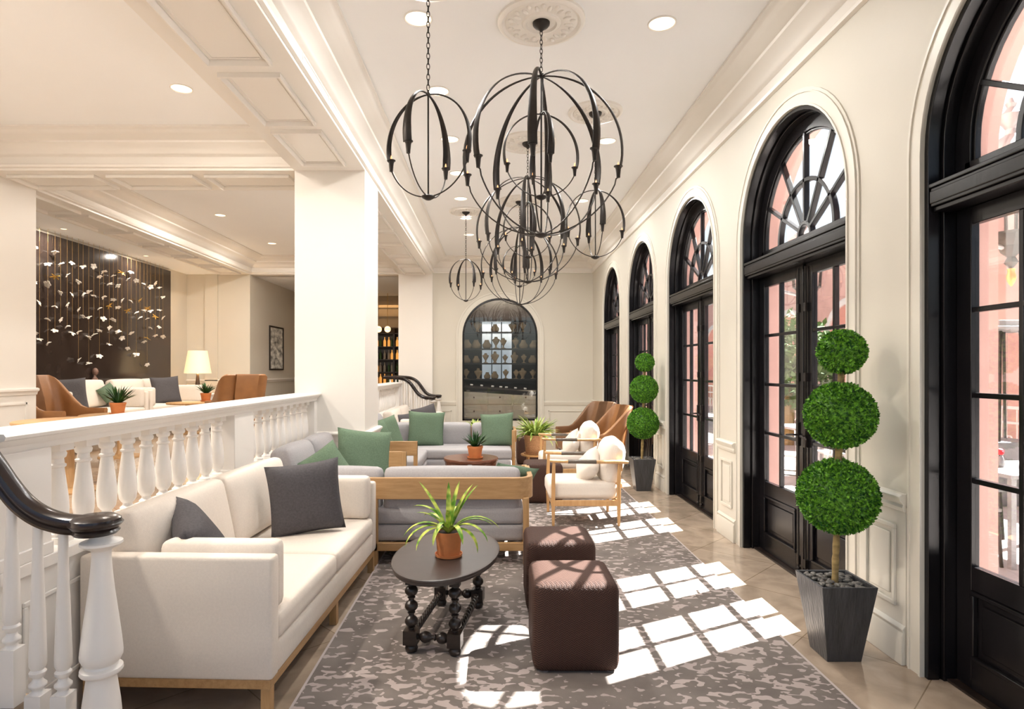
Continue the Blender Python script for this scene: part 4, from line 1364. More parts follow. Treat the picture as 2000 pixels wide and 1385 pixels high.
def potted(name, label, loc, r, h, kind, group=None, saucer=True, pm='terracotta', seed=1, size=1.0, straight=False, wide=1.0):
    rnd = random.Random(seed)
    t = thing(name, label, 'potted plant', loc, 0, group)
    z = 0.0
    if saucer:
        m = MB(); m.lathe([(r * 0.86, 0), (r * 0.98, 0.004), (r * 1.02, 0.018), (r * 0.96, 0.018), (r * 0.9, 0.008), (0, 0.008)], (0, 0, 0), 28)
        obj('saucer', m, M[pm], t, 50); z = 0.009
    m = MB()
    if straight: m.lathe([(r * 0.80, 0.0), (r * 0.83, 0.005), (r * 0.985, h * 0.96), (r, h), (r * 0.93, h), (r * 0.91, h * 0.9), (0, h * 0.9)], (0, 0, z), 32)
    else: m.lathe(pot_prof(r, h), (0, 0, z), 32)
    obj('pot', m, M[pm], t, 40)
    m = MB(); m.lathe([(r * 0.9, h * 0.91), (0.0, h * 0.93)], (0, 0, z), 16, cap=False); obj('soil', m, M['soil'], t)
    m = MB(); b = z + h * 0.92
    if kind == 'spider':
        spec = [(165, .28, .030, .30, 1.6), (150, .34, .028, .52, 0.35), (20, .31, .032, .38, 0.4), (60, .29, .030, .16, 0.35), (100, .28, .028, .05, .3), (35, .30, .03, .30, 0.5),
                (185, .29, .030, .75, 2.0), (200, .30, .026, .85, 2.1), (215, .26, .026, .9, 2.2), (340, .28, .030, .75, 2.1), (325, .26, .028, .95, 2.3), (5, .27, .028, .7, 1.6),
                (255, .20, .026, .3, 2.3), (275, .18, .028, .15, .9), (300, .24, .028, .6, 2.4), (240, .22, .026, .6, 2.6), (130, .25, .026, .6, 1.6), (75, .25, .026, .5, 1.4), (355, .33, .026, .6, 2.0), (175, .22, .024, .5, 1.2)]
        for (az, L, w, le, dr) in spec:
            a = radians(az + rnd.uniform(-6, 6))
            blade(m, (cos(a) * 0.012, sin(a) * 0.012, b), a, L * size, w * size * wide, le, dr, 10)
        mm = M['spider_leaf']
    elif kind == 'tuft':
        for i in range(46):
            a = rnd.uniform(0, 2 * pi); le = rnd.uniform(0.05, 0.95)
            blade(m, (cos(a) * r * 0.3, sin(a) * r * 0.3, b), a, size * rnd.uniform(0.14, 0.20), 0.026 * size, le, rnd.uniform(0.0, 0.6), 5)
        mm = M['dark_leaf']
    elif kind == 'fern':
        for i in range(150):
            a = rnd.uniform(0, 2 * pi); le = rnd.uniform(0.1, 1.25)
            blade(m, (cos(a) * r * 0.4, sin(a) * r * 0.4, b), a, size * rnd.uniform(0.24, 0.44), 0.045 * size, le, rnd.uniform(0.4, 1.9), 7)
        mm = M['fern_leaf']
    obj('leaves', m, mm, t, 60)
    return t

# ------------------------------------------------------------------ oval side table with turned legs
def bobbin(n, r0, r1, L):
    """a string of turned balls along z, from 0 to L"""
    p = []
    for i in range(n):
        a = L * i / n; b = L * (i + 1) / n
        for (f, rr) in ((0.0, r0), (0.05, r0), (0.09, r0 * 1.4), (0.15, r0 * 1.4), (0.19, r0), (0.25, r1 * 0.62), (0.35, r1 * 0.87), (0.47, r1 * 0.99), (0.57, r1), (0.69, r1 * 0.93), (0.80, r1 * 0.75), (0.88, r1 * 0.5), (0.93, r0)):
            p.append((rr, a + (b - a) * f))
    p.append((r0, L))
    return p
ot = thing('side_table', 'dark oval side table with bobbin-turned legs and rope-twist stretchers on the rug', 'table', (-0.275, 3.55, 0.012), radians(-9))
m = MB()
def oval(mb, a, b, z0, z1, n=56):
    mb.prism([(a * cos(2 * pi * i / n), b * sin(2 * pi * i / n)) for i in range(n)], z0, z1)
vs = []; fs = []; n = 64
pr = [(0.955, 0.405), (0.975, 0.408), (0.985, 0.416), (0.982, 0.420), (0.995, 0.424), (1.0, 0.431), (0.994, 0.437), (0.975, 0.4385), (0.93, 0.4385)]
for (f, z) in pr:
    for i in range(n):
        a = 2 * pi * i / n
        vs.append((0.295 * f * cos(a), 0.50 * (1 - (1 - f) * 0.59) * sin(a), z))
for k in range(len(pr) - 1):
    for i in range(n):
        j = (i + 1) % n
        fs.append((k * n + i, k * n + j, (k + 1) * n + j, (k + 1) * n + i))
fs.append(tuple(reversed(range(n)))); fs.append(tuple((len(pr) - 1) * n + i for i in range(n)))
m.add(vs, fs)
obj('table_top', m, M['table_dark'], ot, 40)
LX, LY = 0.118, 0.325
for (x, y) in ((-LX, -LY), (LX, -LY), (-LX, LY), (LX, LY)):
    m = MB()
    m.lathe([(0.018, 0.0), (0.030, 0.006), (0.035, 0.022), (0.030, 0.038), (0.020, 0.046)], (x, y, 0), 16)
    m.box(x - 0.036, x + 0.036, y - 0.036, y + 0.036, 0.046, 0.120)
    m.lathe(bobbin(3, 0.015, 0.035, 0.24), (x, y, 0.12), 16)
    m.box(x - 0.026, x + 0.026, y - 0.026, y + 0.026, 0.36, 0.405)
    obj('leg', m, M['ebony'], ot, 50)
for y in (-LY, LY):
    T = Matrix.Translation((-LX + 0.028, y, 0.083)) @ Matrix.Rotation(pi / 2, 4, 'Y')
    m = MB(T); m.lathe(bobbin(2, 0.012, 0.030, 2 * LX - 0.056), (0, 0, 0), 14)
    obj('bobbin_stretcher', m, M['ebony'], ot, 50)
for x in (-LX, LX):
    m = MB(); L0, L1 = -LY + 0.028, LY - 0.028
    for ph in (0, pi):
        pts = []
        for i in range(81):
            t = i / 80; a = ph + t * 2 * pi * 7
            pts.append((x + 0.0095 * cos(a), L0 + (L1 - L0) * t, 0.083 + 0.0095 * sin(a)))
        m.tube(pts, 0.0115, 7)
    obj('twist_stretcher', m, M['ebony'], ot, 60)
m = MB()
for y in (-LY, LY): m.box(-LX + 0.026, LX - 0.026, y - 0.012, y + 0.012, 0.37, 0.405)
for x in (-LX, LX): m.box(x - 0.012, x + 0.012, -LY + 0.026, LY - 0.026, 0.37, 0.405)
obj('apron', m, M['ebony'], ot, 30, 0.003)
potted('potted_spider_plant', 'terracotta potted plant with yellow striped strap leaves on the dark oval table', (-0.262, 3.47, 0.4505), 0.077, 0.135, 'spider', seed=4, straight=True, size=1.0, wide=1.55)

# round walnut drum table with its plant
t = thing('drum_table', 'round reddish walnut table with cut-out base inside the grey sectionals', 'table', (-0.275, 6.98, 0.012))
m = MB(); m.lathe([(0.0, 0.455), (0.285, 0.455), (0.305, 0.462), (0.31, 0.475), (0.31, 0.490), (0.304, 0.498), (0.0, 0.498)], (0, 0, 0), 48)
obj('table_top', m, M['walnut'], t, 40)
for i in range(4):
    m = MB(Matrix.Rotation(pi / 4 + i * pi / 2, 4, 'Z'))
    vs = []; fs = []; N = 12
    for k in range(N + 1):
        q = k / N; z = 0.457 * q
        wa = 0.22 + 0.50 * abs(2 * q - 1) ** 2.2
        rr = 0.20 + 0.095 * (1 - (1 - q) ** 1.6)
        for j in range(9):
            a = -wa + 2 * wa * j / 8
            vs.append((rr * cos(a), rr * sin(a), z))
        for j in range(8, -1, -1):
            a = -wa + 2 * wa * j / 8
            vs.append(((rr - 0.03) * cos(a), (rr - 0.03) * sin(a), z))
    for k in range(N):
        for j in range(18):
            l = (j + 1) % 18
            fs.append((k * 18 + j, k * 18 + l, (k + 1) * 18 + l, (k + 1) * 18 + j))
    fs.append(tuple(range(18))); fs.append(tuple(N * 18 + j for j in reversed(range(18))))
    m.add(vs, fs)
    obj('leg', m, M['walnut'], t, 50)
m = MB(); m.lathe([(0.195, 0.0), (0.205, 0.006), (0.205, 0.02), (0.165, 0.02), (0.165, 0.0)], (0, 0, 0), 40, cap=False)
obj('foot_ring', m, M['walnut'], t, 50)
potted('potted_succulent', 'terracotta pot of dark spiky leaves on the round walnut table', (-0.225, 6.90, 0.511), 0.088, 0.13, 'tuft', None, True, seed=5, size=1.0)

# fern on a low stool
t = thing('plant_stool', 'low oak stool holding the potted fern', 'stool', (0.585, 9.0, 0.0))
m = MB(); m.lathe([(0.0, 0.25), (0.20, 0.25), (0.21, 0.26), (0.21, 0.275), (0.0, 0.275)], (0, 0, 0), 28); obj('seat', m, M['teak'], t, 40)
for i in range(4):
    a = pi / 4 + i * pi / 2
    m = MB(); m.tube([(0.14 * cos(a), 0.14 * sin(a), 0.252), (0.18 * cos(a), 0.18 * sin(a), 0.0)], [0.018, 0.013], 10); obj('leg', m, M['teak'], t)
potted('potted_fern', 'bright green bushy fern in a woven tan pot behind the armchairs', (0.585, 9.0, 0.276), 0.165, 0.27, 'fern', None, True, 'basket', 9, 0.92, straight=True)
potted('potted_tuft', 'lime green plant top peeping above the back cushions of the far sectional', (-0.31, 9.62, 0.42), 0.10, 0.15, 'fern', None, True, 'terracotta', 3, 0.5)
t = thing('low_table', 'small round oak table behind the far sectional', 'table', (-0.31, 9.62, 0))
m = MB(); m.lathe([(0.0, 0.39), (0.24, 0.39), (0.25, 0.40), (0.25, 0.418), (0.0, 0.418)], (0, 0, 0), 32); obj('table_top', m, M['teak'], t, 40)
m = MB(); m.lathe([(0.15, 0), (0.15, 0.015), (0.03, 0.03), (0.025, 0.39)], (0, 0, 0), 20); obj('pedestal', m, M['iron'], t, 40)

# ------------------------------------------------------------------ open oak armchairs facing the sectional
def armchair(loc, label, rz):
    """faces -x; width along y"""
    t = thing('armchair', label, 'armchair', loc, rz, 'oak armchairs with cream cushions')
    for (x, y, top, x2) in ((0.02, 0.0, 0.60, 0.0), (0.02, 0.59, 0.60, 0.0), (0.645, 0.0, 0.60, 0.02), (0.645, 0.59, 0.60, 0.02)):
        m = MB()
        m.loft([(Vector((x + x2 * 0.0, y, 0)), Vector((1, 0, 0)), Vector((0, 1, 0))), (Vector((x, y, 0.24)), Vector((1.5, 0, 0)), Vector((0, 1.4, 0))), (Vector((x, y, 0.42)), Vector((1.45, 0, 0)), Vector((0, 1.3, 0))), (Vector((x + 0.006, y, top)), Vector((1.15, 0, 0)), Vector((0, 1.2, 0)))],
               [(-0.012, -0.012), (0.012, -0.012), (0.012, 0.012), (-0.012, 0.012)])
        obj('leg', m, M['teak'], t, 50, 0.004)
    for y in (0.0, 0.59):
        m = MB(); fr = []
        for (x, w, h, z) in ((-0.015, 0.021, 0.014, 0.622), (0.03, 0.024, 0.017, 0.618), (0.20, 0.020, 0.016, 0.612), (0.45, 0.020, 0.017, 0.610), (0.62, 0.032, 0.019, 0.612), (0.70, 0.034, 0.020, 0.610), (0.735, 0.022, 0.014, 0.608)):
            fr.append((Vector((x, y, z)), Vector((0, w, 0)), Vector((0, 0, h))))
        S = [(cos(2 * pi * k / 12), sin(2 * pi * k / 12)) for k in range(12)]
        m.loft(fr, S)
        arm = obj('armrest', m, M['teak'], t, 60)
        m = MB()
        m.loft([(Vector((x, y, z)), Vector((0, w, 0)), Vector((0, 0, h))) for (x, w, h, z) in ((0.16, 0.0235, 0.019, 0.6135), (0.30, 0.0225, 0.019, 0.612), (0.43, 0.0228, 0.020, 0.611))], S)
        obj('leather_wrap', m, M['strap'], arm, 60)
    m = MB(); m.box(0.0, 0.66, -0.014, 0.014, 0.19, 0.245); m.box(0.0, 0.66, 0.576, 0.604, 0.19, 0.245); m.box(0.005, 0.035, 0.014, 0.576, 0.19, 0.245); m.box(0.63, 0.66, 0.014, 0.576, 0.19, 0.245)
    obj('seat_frame', m, M['teak'], t, 30, 0.004)
    m = MB(); m.box(0.655, 0.685, 0.014, 0.576, 0.52, 0.60); m.box(0.655, 0.68, 0.014, 0.576, 0.36, 0.40); obj('back_rail', m, M['teak'], t, 30, 0.004)
    m = MB(); m.rbox(-0.02, 0.635, 0.02, 0.57, 0.245, 0.41, 0.045, (0.0, 0, 0.012), 7); obj('seat_cushion', m, M['linen'], t, 60)
    T = Matrix.Translation((0.49, 0.0, 0.41)) @ Matrix.Rotation(radians(12), 4, 'Y')
    m = MB(T); m.rbox(0.0, 0.16, 0.03, 0.56, 0.0, 0.40, 0.075, (0.045, 0, 0.04), 7)
    obj('back_cushion', m, M['linen'], t, 60)
    return t
ac = armchair((0.535, 5.86, 0.0135), 'oak armchair with cream seat closer to the camera', radians(0))
ac2 = dup(ac, (0.60, 7.72, 0.0135), radians(0), 'oak armchair with cream seat, the one nearer the potted fern')
pillow('throw_pillow', 'cream pillow leaning on the back cushion of the closer oak armchair', (0.915, 6.08, 0.545), 0.32, 0.14, face(-0.90, -0.25, 0.42, 42), M['linen'], 'cream pillows on the oak armchairs')
pillow('throw_pillow', 'cream pillow leaning on the back cushion of the armchair nearer the fern', (0.98, 7.94, 0.545), 0.32, 0.14, face(-0.90, -0.25, 0.42, 42), M['linen'], 'cream pillows on the oak armchairs')

# ------------------------------------------------------------------ leather tub chairs
def tub_chair(loc, rz, label, mat_='leather', group=None):
    """faces -y"""
    t = thing('leather_chair', label, 'armchair', loc, rz, group)
    W2, D0, D1 = 0.36, -0.36, 0.30
    pts = []
    rc = 0.14
    pts.append((-W2, D0)); 
    for k in range(1, 9): pts.append((-W2, D0 + (D1 - rc - D0) * k / 8))
    for k in range(1, 7):
        a = pi - pi / 2 * k / 6; pts.append((-W2 + rc + rc * cos(a), D1 - rc + rc * sin(a)))
    for k in range(1, 8): pts.append((-W2 + rc + (2 * W2 - 2 * rc) * k / 8, D1))
    R = [(-x, y) for (x, y) in reversed(pts)]
    pts = pts + [(0, D1)] * 0 + R[0:]
    # running height
    def hgt(x, y):
        q = (y - D0) / (D1 - D0)
        if q > 0.97: q = 1.0
        s = max(0, min(1, (q - 0.40) / 0.60))
        return 0.54 + 0.42 * (s * s * (3 - 2 * s))
    vs = []; fs = []
    n = len(pts)
    for i, (x, y) in enumerate(pts):
        a = Vector(pts[max(i - 1, 0)]); b = Vector(pts[min(i + 1, n - 1)])
        t2 = (b - a); 
        if t2.length < 1e-6: t2 = Vector((1, 0))
        t2.normalize()
        nn = Vector((-t2.y, t2.x))      # outward for clockwise-from-left travel
        h = hgt(x, y)
        lean = (h - 0.54) * 0.32
        th = 0.055
        for (o, z, le) in ((0.0, 0.16, 0.0), (0.0, 0.40, 0.0), (0.0, (0.40 + h) / 2, lean * 0.4), (0.005, h - 0.02, lean), (-0.012, h, lean), (-th + 0.012, h, lean), (-th, h - 0.02, lean), (-th, (0.40 + h) / 2, lean * 0.4), (-th, 0.40, 0.0), (-th, 0.16, 0.0)):
            yy = y + nn.y * o + (le if y > -0.1 else le * 0.6)
            vs.append((x + nn.x * o, yy, z))
    k = 10
    for i in range(n - 1):
        for j in range(k):
            l = (j + 1) % k
            fs.append((i * k + j, i * k + l, (i + 1) * k + l, (i + 1) * k + j))
    fs.append(tuple(range(k))); fs.append(tuple((n - 1) * k + j for j in reversed(range(k))))
    m = MB(); m.add(vs, fs)
    obj('shell', m, M[mat_], t, 50)
    m = MB(); m.rbox(-W2 + 0.055, W2 - 0.055, D0 - 0.01, D1 - 0.05, 0.17, 0.43, 0.03, (0, 0.01, 0.015), 5)
    obj('seat', m, M['leather_dark' if mat_ == 'leather' else 'leather_dark'], t, 60)
    for (x, y) in ((-0.30, D0 + 0.05), (0.30, D0 + 0.05), (-0.28, D1 - 0.06), (0.28, D1 - 0.06)):
        m = MB(); m.tube([(x, y, 0.165), (x * 1.05, y, 0.0)], [0.02, 0.012], 8); obj('leg', m, M['ebony'], t)
    return t
GT = 'tan leather tub chairs'
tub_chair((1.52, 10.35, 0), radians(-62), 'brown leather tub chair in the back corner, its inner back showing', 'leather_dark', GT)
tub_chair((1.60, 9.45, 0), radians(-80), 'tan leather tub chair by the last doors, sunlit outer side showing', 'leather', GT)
tub_chair((-5.36, 7.55, ZF), radians(84), 'tan leather tub chair in the upper lounge right behind the wall end', 'leather', GT)
tub_chair((-4.04, 9.6, ZF), radians(222), 'tan leather tub chair in the upper lounge near the lit lamp', 'leather', GT)

# ------------------------------------------------------------------ upper lounge: tables, plants, lamp, bust, pictures
def round_table(loc, r, h, label):
    t = thing('round_table', label, 'table', loc)
    m = MB(); m.lathe([(0.0, h - 0.03), (r - 0.01, h - 0.03), (r, h - 0.02), (r, h - 0.004), (r - 0.006, h), (0.0, h)], (0, 0, 0), 36); obj('table_top', m, M['teak'], t, 40)
    m = MB(); m.lathe([(r * 0.55, 0), (r * 0.55, 0.012), (0.05, 0.035), (0.035, 0.08), (0.035, h - 0.08), (0.08, h - 0.03)], (0, 0, 0), 24); obj('pedestal', m, M['oak_v'], t, 40)
    return t
round_table((-4.42, 7.25, ZF), 0.42, 0.50, 'round oak table in the upper lounge carrying the nearer potted plant')
round_table((-4.95, 9.95, ZF), 0.34, 0.50, 'round oak table in the upper lounge next to the lit lamp')
potted('potted_succulent', 'terracotta potted dark plant in the upper lounge, directly above the balustrade', (-4.42, 7.2, ZF + 0.501), 0.085, 0.13, 'tuft', None, True, seed=11, size=1.25)
potted('potted_succulent', 'small potted dark plant in the upper lounge beside the lamp', (-4.80, 10.2, ZF + 0.501), 0.085, 0.13, 'tuft', None, True, seed=12, size=1.1)
for (x, y, r, rz, l) in ((-3.1, 3.6, 0.45, 0, 'round golden oak table seen between the first balusters'), (-3.6, 5.2, 0.40, 0, 'round golden oak table seen between the middle balusters')):
    round_table((x, y, ZF), r, 0.60, l)
t = thing('side_cabinet', 'white side cabinet under the lit table lamp', 'cabinet', (-5.95, 12.35, ZF))
m = MB(); m.box(-0.30, 0.30, -0.22, 0.22, 0.05, 0.52); m.box(-0.32, 0.32, -0.24, 0.24, 0.52, 0.545); m.box(-0.28, 0.28, -0.20, 0.20, 0, 0.05); obj('body', m, M['white'], t, bevel=0.004)
m = MB(); m.box(-0.28, 0.28, -0.232, -0.22, 0.10, 0.28); m.box(-0.28, 0.28, -0.232, -0.22, 0.30, 0.50); m.sphere((0, -0.24, 0.2), 0.012); m.sphere((0, -0.24, 0.4), 0.012); obj('drawer_fronts', m, M['white'], t, bevel=0.003)
t = thing('table_lamp', 'table lamp with glowing tapered shade on a dark tapered base', 'lamp', (-5.93, 12.25, ZF + 0.546))
m = MB(); m.lathe([(0.075, 0.0), (0.075, 0.012), (0.062, 0.02), (0.022, 0.40), (0.010, 0.41), (0.008, 0.46)], (0, 0, 0), 24); obj('base', m, M['ebony'], t, 40)
m = MB(); m.lathe([(0.252, 0.41), (0.178, 0.86), (0.176, 0.86), (0.250, 0.41)], (0, 0, 0), 40, cap=False); obj('lamp_shade', m, M['shade'], t, 60)
m = MB(); m.tube([(0, 0, 0.46), (0, 0, 0.84)], 0.005); m.tube([(-0.178, 0, 0.84), (0.178, 0, 0.84)], 0.003); m.tube([(0, -0.178, 0.84), (0, 0.178, 0.84)], 0.003); obj('harp', m, M['brass'], t)
ld = bpy.data.lights.new('lamp_bulb', 'POINT'); ld.energy = 28; ld.color = (1.0, 0.68, 0.38); ld.shadow_soft_size = 0.05
lo = bpy.data.objects.new('lamp_bulb', ld); COL.objects.link(lo); lo.parent = t; lo.location = (0, 0, 0.62)
# bronze head on a shelf behind the sofa
t = thing('console_shelf', 'narrow white ledge along the wall under the flower artwork', 'shelf', (-6.53, 8.0, ZF))
m = MB(); m.box(-0.065, 0.04, 0, 3.9, 0.74, 0.78); m.box(-0.065, 0.02, 0, 3.9, 0.0, 0.74); obj('body', m, M['white'], t, bevel=0.003)
m = MB()
m.box(-0.06, 0.06, -0.06, 0.06, 0, 0.02)
m.lathe([(0.055, 0.02), (0.10, 0.05), (0.115, 0.11), (0.10, 0.16), (0.055, 0.20), (0.042, 0.23), (0.045, 0.27)], (0, 0, 0), 20, Matrix.Diagonal((0.5, 1.0, 1, 1)))
m.sphere((0.01, 0, 0.345), (0.075, 0.068, 0.10), 18, 12)
m.sphere((0.082, 0, 0.335), (0.018, 0.012, 0.022), 8, 6); m.sphere((0.03, 0.066, 0.34), (0.014, 0.008, 0.022), 8, 6); m.sphere((0.03, -0.066, 0.34), (0.014, 0.008, 0.022), 8, 6)
m.box(0.07, 0.083, -0.02, 0.02, 0.296, 0.303)
o = obj('bronze_head', m, M['bronze'], None, 70); o.location = (-6.515, 10.0, ZF + 0.781); o.scale = (0.62, 0.62, 0.62)
tag(o, 'small bronze head sculpture on the ledge below the flower artwork', 'sculpture')

# artwork: dark panel with hanging porcelain flowers
art = thing('flower_artwork', 'large dark wall panel hung with strings of white porcelain flowers and gilt leaves', 'artwork', (-6.598, 7.05, 0))
AY0, AY1 = 7.05, 12.42
m = MB(); m.box(0.0, 0.04, 0, AY1 - AY0, 1.27, 3.50); obj('panel', m, M['panel_dark'], art)
def flower_mesh(seed, gilt):
    r_ = random.Random(seed); mb = MB()
    for i in range(5):
        a = 2 * pi * i / 5 + r_.uniform(-.2, .2)
        T = Matrix.Rotation(a, 4, 'Z') @ Matrix.Rotation(r_.uniform(-0.1, 0.5), 4, 'Y')
        if gilt: mb.sphere((0.040, 0, 0), (0.042, 0.014, 0.004), 8, 5, T)
        else: mb.sphere((0.030, 0, 0), (0.034, 0.026, 0.007), 8, 5, T)
    mb.sphere((0, 0, 0.004), (0.012, 0.012, 0.010), 8, 5)
    return mb
def px_art(x, y):
    D = 6.5 * 1200 / (967 - x)
    return D, 1.5 + (723 - y) * D / 1200
# image of each string: x, then heights of its flowers (g = gilt)
S = [(67, [483, 550, 649]), (77, [591, 662]), (93, [515, 555, 623, 670]), (107, [492, 540, 598, 645]), (118, [515, 572, 624]), (131, [537, 595, 637]), (141, [513, 575, 650]),
     (153, [550, 604, 648, 703]), (162, [520, 575, 617]), (173, [569, 619, 658, 709]), (183, [520, 577, 653]), (194, [540, 602, 645, 695]), (202, [530, 580, 622]), (213, [554, 597, 640, 672]), (221, [538, 585, 624]),
     (230, [557, 600, 647]), (238, [532, 586, 660]), (249, [545, 606, 680]), (256, [531, 588, 650]), (266, [548, 610, 692]), (273, [586, 620]), (281, [554, 606, 667]), (287, [602, 622, 660, 712]), (294, [560, 607, 640]),
     (303, [553, 618, 655]), (311, [561, 605, 638]), (318, [580, 620, 657])]
fm_ = [obj('blossom', flower_mesh(i, False), M['porcelain'], None, 60).data for i in range(3)]
gm_ = [obj('blossom', flower_mesh(i + 9, True), M['gold'], None, 60).data for i in range(2)]
for o in [o for o in bpy.data.objects if o.name.startswith('blossom')]: bpy.data.objects.remove(o)
rnd = random.Random(5)
for i, (x, ys) in enumerate(S):
    D, zb = px_art(x, ys[-1])
    m = MB(); m.tube([(0.10, D - AY0, zb), (0.10, D - AY0, ZS)], 0.0018, 5)
    st = obj('string', m, M['brass'], art)
    for j, y in enumerate(ys):
        D2, z = px_art(x, y)
        g = (rnd.random() < 0.18 and j < len(ys) - 1)
        b = bpy.data.objects.new('gilt_leaf' if g else 'blossom', rnd.choice(gm_ if g else fm_))
        COL.objects.link(b); b.parent = st; b.location = (0.10, D - AY0, z)
        b.rotation_euler = (rnd.uniform(-.5, .5), rnd.uniform(0.2, 1.1), rnd.uniform(0, 6)); 
        sc = rnd.uniform(0.72, 0.98); b.scale = (sc, sc, sc)
# framed sketch
t = thing('framed_picture', 'black framed abstract sketch on the corridor wall of the upper lounge', 'picture', (-5.248, 14.72, 2.02))
m = MB()
for (a, b_, c, d) in ((-0.46, 0.46, -0.52, -0.485), (-0.46, 0.46, 0.485, 0.52), (-0.46, -0.43, -0.485, 0.485), (0.43, 0.46, -0.485, 0.485)): m.box(0, 0.03, a, b_, c, d)
obj('frame', m, M['ebony'], t, bevel=0.002)
m = MB(); m.box(0, 0.01, -0.43, 0.43, -0.485, 0.485); obj('print', m, M['paper'], t)

# ------------------------------------------------------------------ arched display niche in the back wall
w = bpy.data.objects.new('window_1', None); COL.objects.link(w); w['kind'] = 'structure'
m = MB()
arch_band(m, NHW, NZS, NZ0, -0.035, 0.0, -0.01, 0.08, nf)
m.box(NX - NHW, NX + NHW, YB - 0.01, YB + 0.08, NZ0, NZ0 + 0.035)
obj('frame', m, M['black'], w, 25, 0.003)
m = MB()
P = arch_pts(NHW - 0.03, NZS, NZ0 + 0.03, 0, 28); n = len(P)
m.add([(NX + p[0], YB + 0.03, p[1]) for p in P] + [(NX + p[0], YB + 0.036, p[1]) for p in P], [tuple(range(n)), tuple(reversed(range(n, 2 * n)))] + [(i, (i + 1) % n, n + (i + 1) % n, n + i) for i in range(n)])
obj('glass', m, M['glass_niche'], w, None)
m = MB()
x0, x1 = NX - 0.95, NX + 0.95
m.box(x0, x0 + 0.03, YB + 0.1, YB + 0.75, 0.0, 3.3); m.box(x1 - 0.03, x1, YB + 0.1, YB + 0.75, 0, 3.3)
m.box(x0, x1, YB + 0.1, YB + 0.75, 3.27, 3.3)
m.box(x0, x0 + 0.55, YB + 0.72, YB + 0.75, 0, 3.3); m.box(x1 - 0.68, x1, YB + 0.72, YB + 0.75, 0, 3.3)
m.box(x0 + 0.55, x1 - 0.68, YB + 0.72, YB + 0.75, 0, 1.30); m.box(x0 + 0.55, x1 - 0.68, YB + 0.72, YB + 0.75, 2.62, 3.3)
struct('wall_niche', m, M['bar_dark'])
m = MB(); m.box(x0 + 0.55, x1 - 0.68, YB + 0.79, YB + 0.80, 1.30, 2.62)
o = struct('glow_pane', m, emis('reflection_glow', (0.62, 0.72, 0.80), 0.38, (0.6, 0.65, 0.7)))  # glow put into the pane imitates bright reflections in the niche glass
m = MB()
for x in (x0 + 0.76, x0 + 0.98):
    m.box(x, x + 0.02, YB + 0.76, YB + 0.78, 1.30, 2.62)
obj('pane_strips', m, M['black'], o)
ld = bpy.data.lights.new('niche_fill_light', 'AREA'); ld.size = 0.9; ld.size_y = 0.1; ld.shape = 'RECTANGLE'; ld.energy = 26; ld.color = (1, 0.88, 0.72)  # unseen area light added to brighten the shelves and counter
lo = bpy.data.objects.new('niche_fill_light', ld); COL.objects.link(lo); lo.location = (NX, YB + 0.22, 3.2)
SZ = [2.60, 2.34, 1.975, 1.655, 1.31]
def bustmesh(v):
    mb = MB()
    D_ = Matrix.Diagonal((1, 0.45, 1, 1))
    if v == 0: pr = [(0.045, 0), (0.05, 0.01), (0.03, 0.03), (0.055, 0.08), (0.105, 0.16), (0.10, 0.195), (0.045, 0.215), (0.035, 0.26), (0.03, 0.275)]
    elif v == 1: pr = [(0.06, 0), (0.06, 0.01), (0.02, 0.02), (0.018, 0.06), (0.07, 0.14), (0.085, 0.18), (0.04, 0.20), (0.03, 0.235)]
    else: pr = [(0.06, 0), (0.095, 0.02), (0.10, 0.08), (0.06, 0.13), (0.045, 0.17), (0.05, 0.18)]
    mb.lathe(pr, (0, 0, 0), 16, D_)
    return mb
bm0 = [obj('necklace_stand', bustmesh(v), M['bust'], None, 60) for v in range(3)]
bd = [o.data for o in bm0]
for o in bm0: bpy.data.objects.remove(o)
rnd = random.Random(3)
names_ = ['top', 'second', 'third', 'lowest']
for si, z in enumerate(SZ):
    t = thing('display_shelf', 'dark shelf in the arched niche, %s' % ['topmost, in the curve of the arch', 'at the spring of the arch', 'under the row of necklace stands', 'in the middle of the glass', 'lowest, over the drawer counter'][si], 'shelf', (NX, YB + 0.40, z), 0, 'shelves of the arched niche')
    m = MB(); m.box(-0.92, 0.92, -0.14, 0.14, -0.03, 0.0); obj('board', m, M['bar_dark'], t)
    if si == 0: continue
    xs_ = [-0.72, -0.50, -0.30, -0.10, 0.10, 0.33, 0.53, 0.72]
    if si == 1: xs_ = [-0.5, -0.08, 0.3, 0.5]
    for j, x in enumerate(xs_):
        b = bpy.data.objects.new('necklace_stand', rnd.choice(bd)); COL.objects.link(b)
        b.location = (NX + x + rnd.uniform(-.03, .03), YB + 0.38 + rnd.uniform(-.05, .04), z + 0.0005)
        s_ = rnd.uniform(0.78, 0.95) if si != 2 else rnd.uniform(0.95, 1.1); b.scale = (s_, s_, s_)
        b.rotation_euler = (0, 0, rnd.uniform(-.4, .4))
        tag(b, 'tan linen necklace stand, %s from the beam side, on the %s shelf of the niche' % (['first', 'second', 'third', 'fourth', 'fifth', 'sixth', 'seventh', 'last'][j], ['', 'upper', 'second', 'third', 'lowest'][si]), 'display stand', 'necklace stands on shelf %s' % ['', 'at the arch spring', 'two', 'three', 'four'][si])
t = thing('jewellery_counter', 'cream drawer counter with a dark slanting reflection strip inside the arched niche', 'counter', (NX, YB + 0.2, 0.0))
m = MB(); m.box(-0.91, 0.91, 0.0, 0.45, 0.0, 1.06); obj('body', m, M['cabinet'], t)
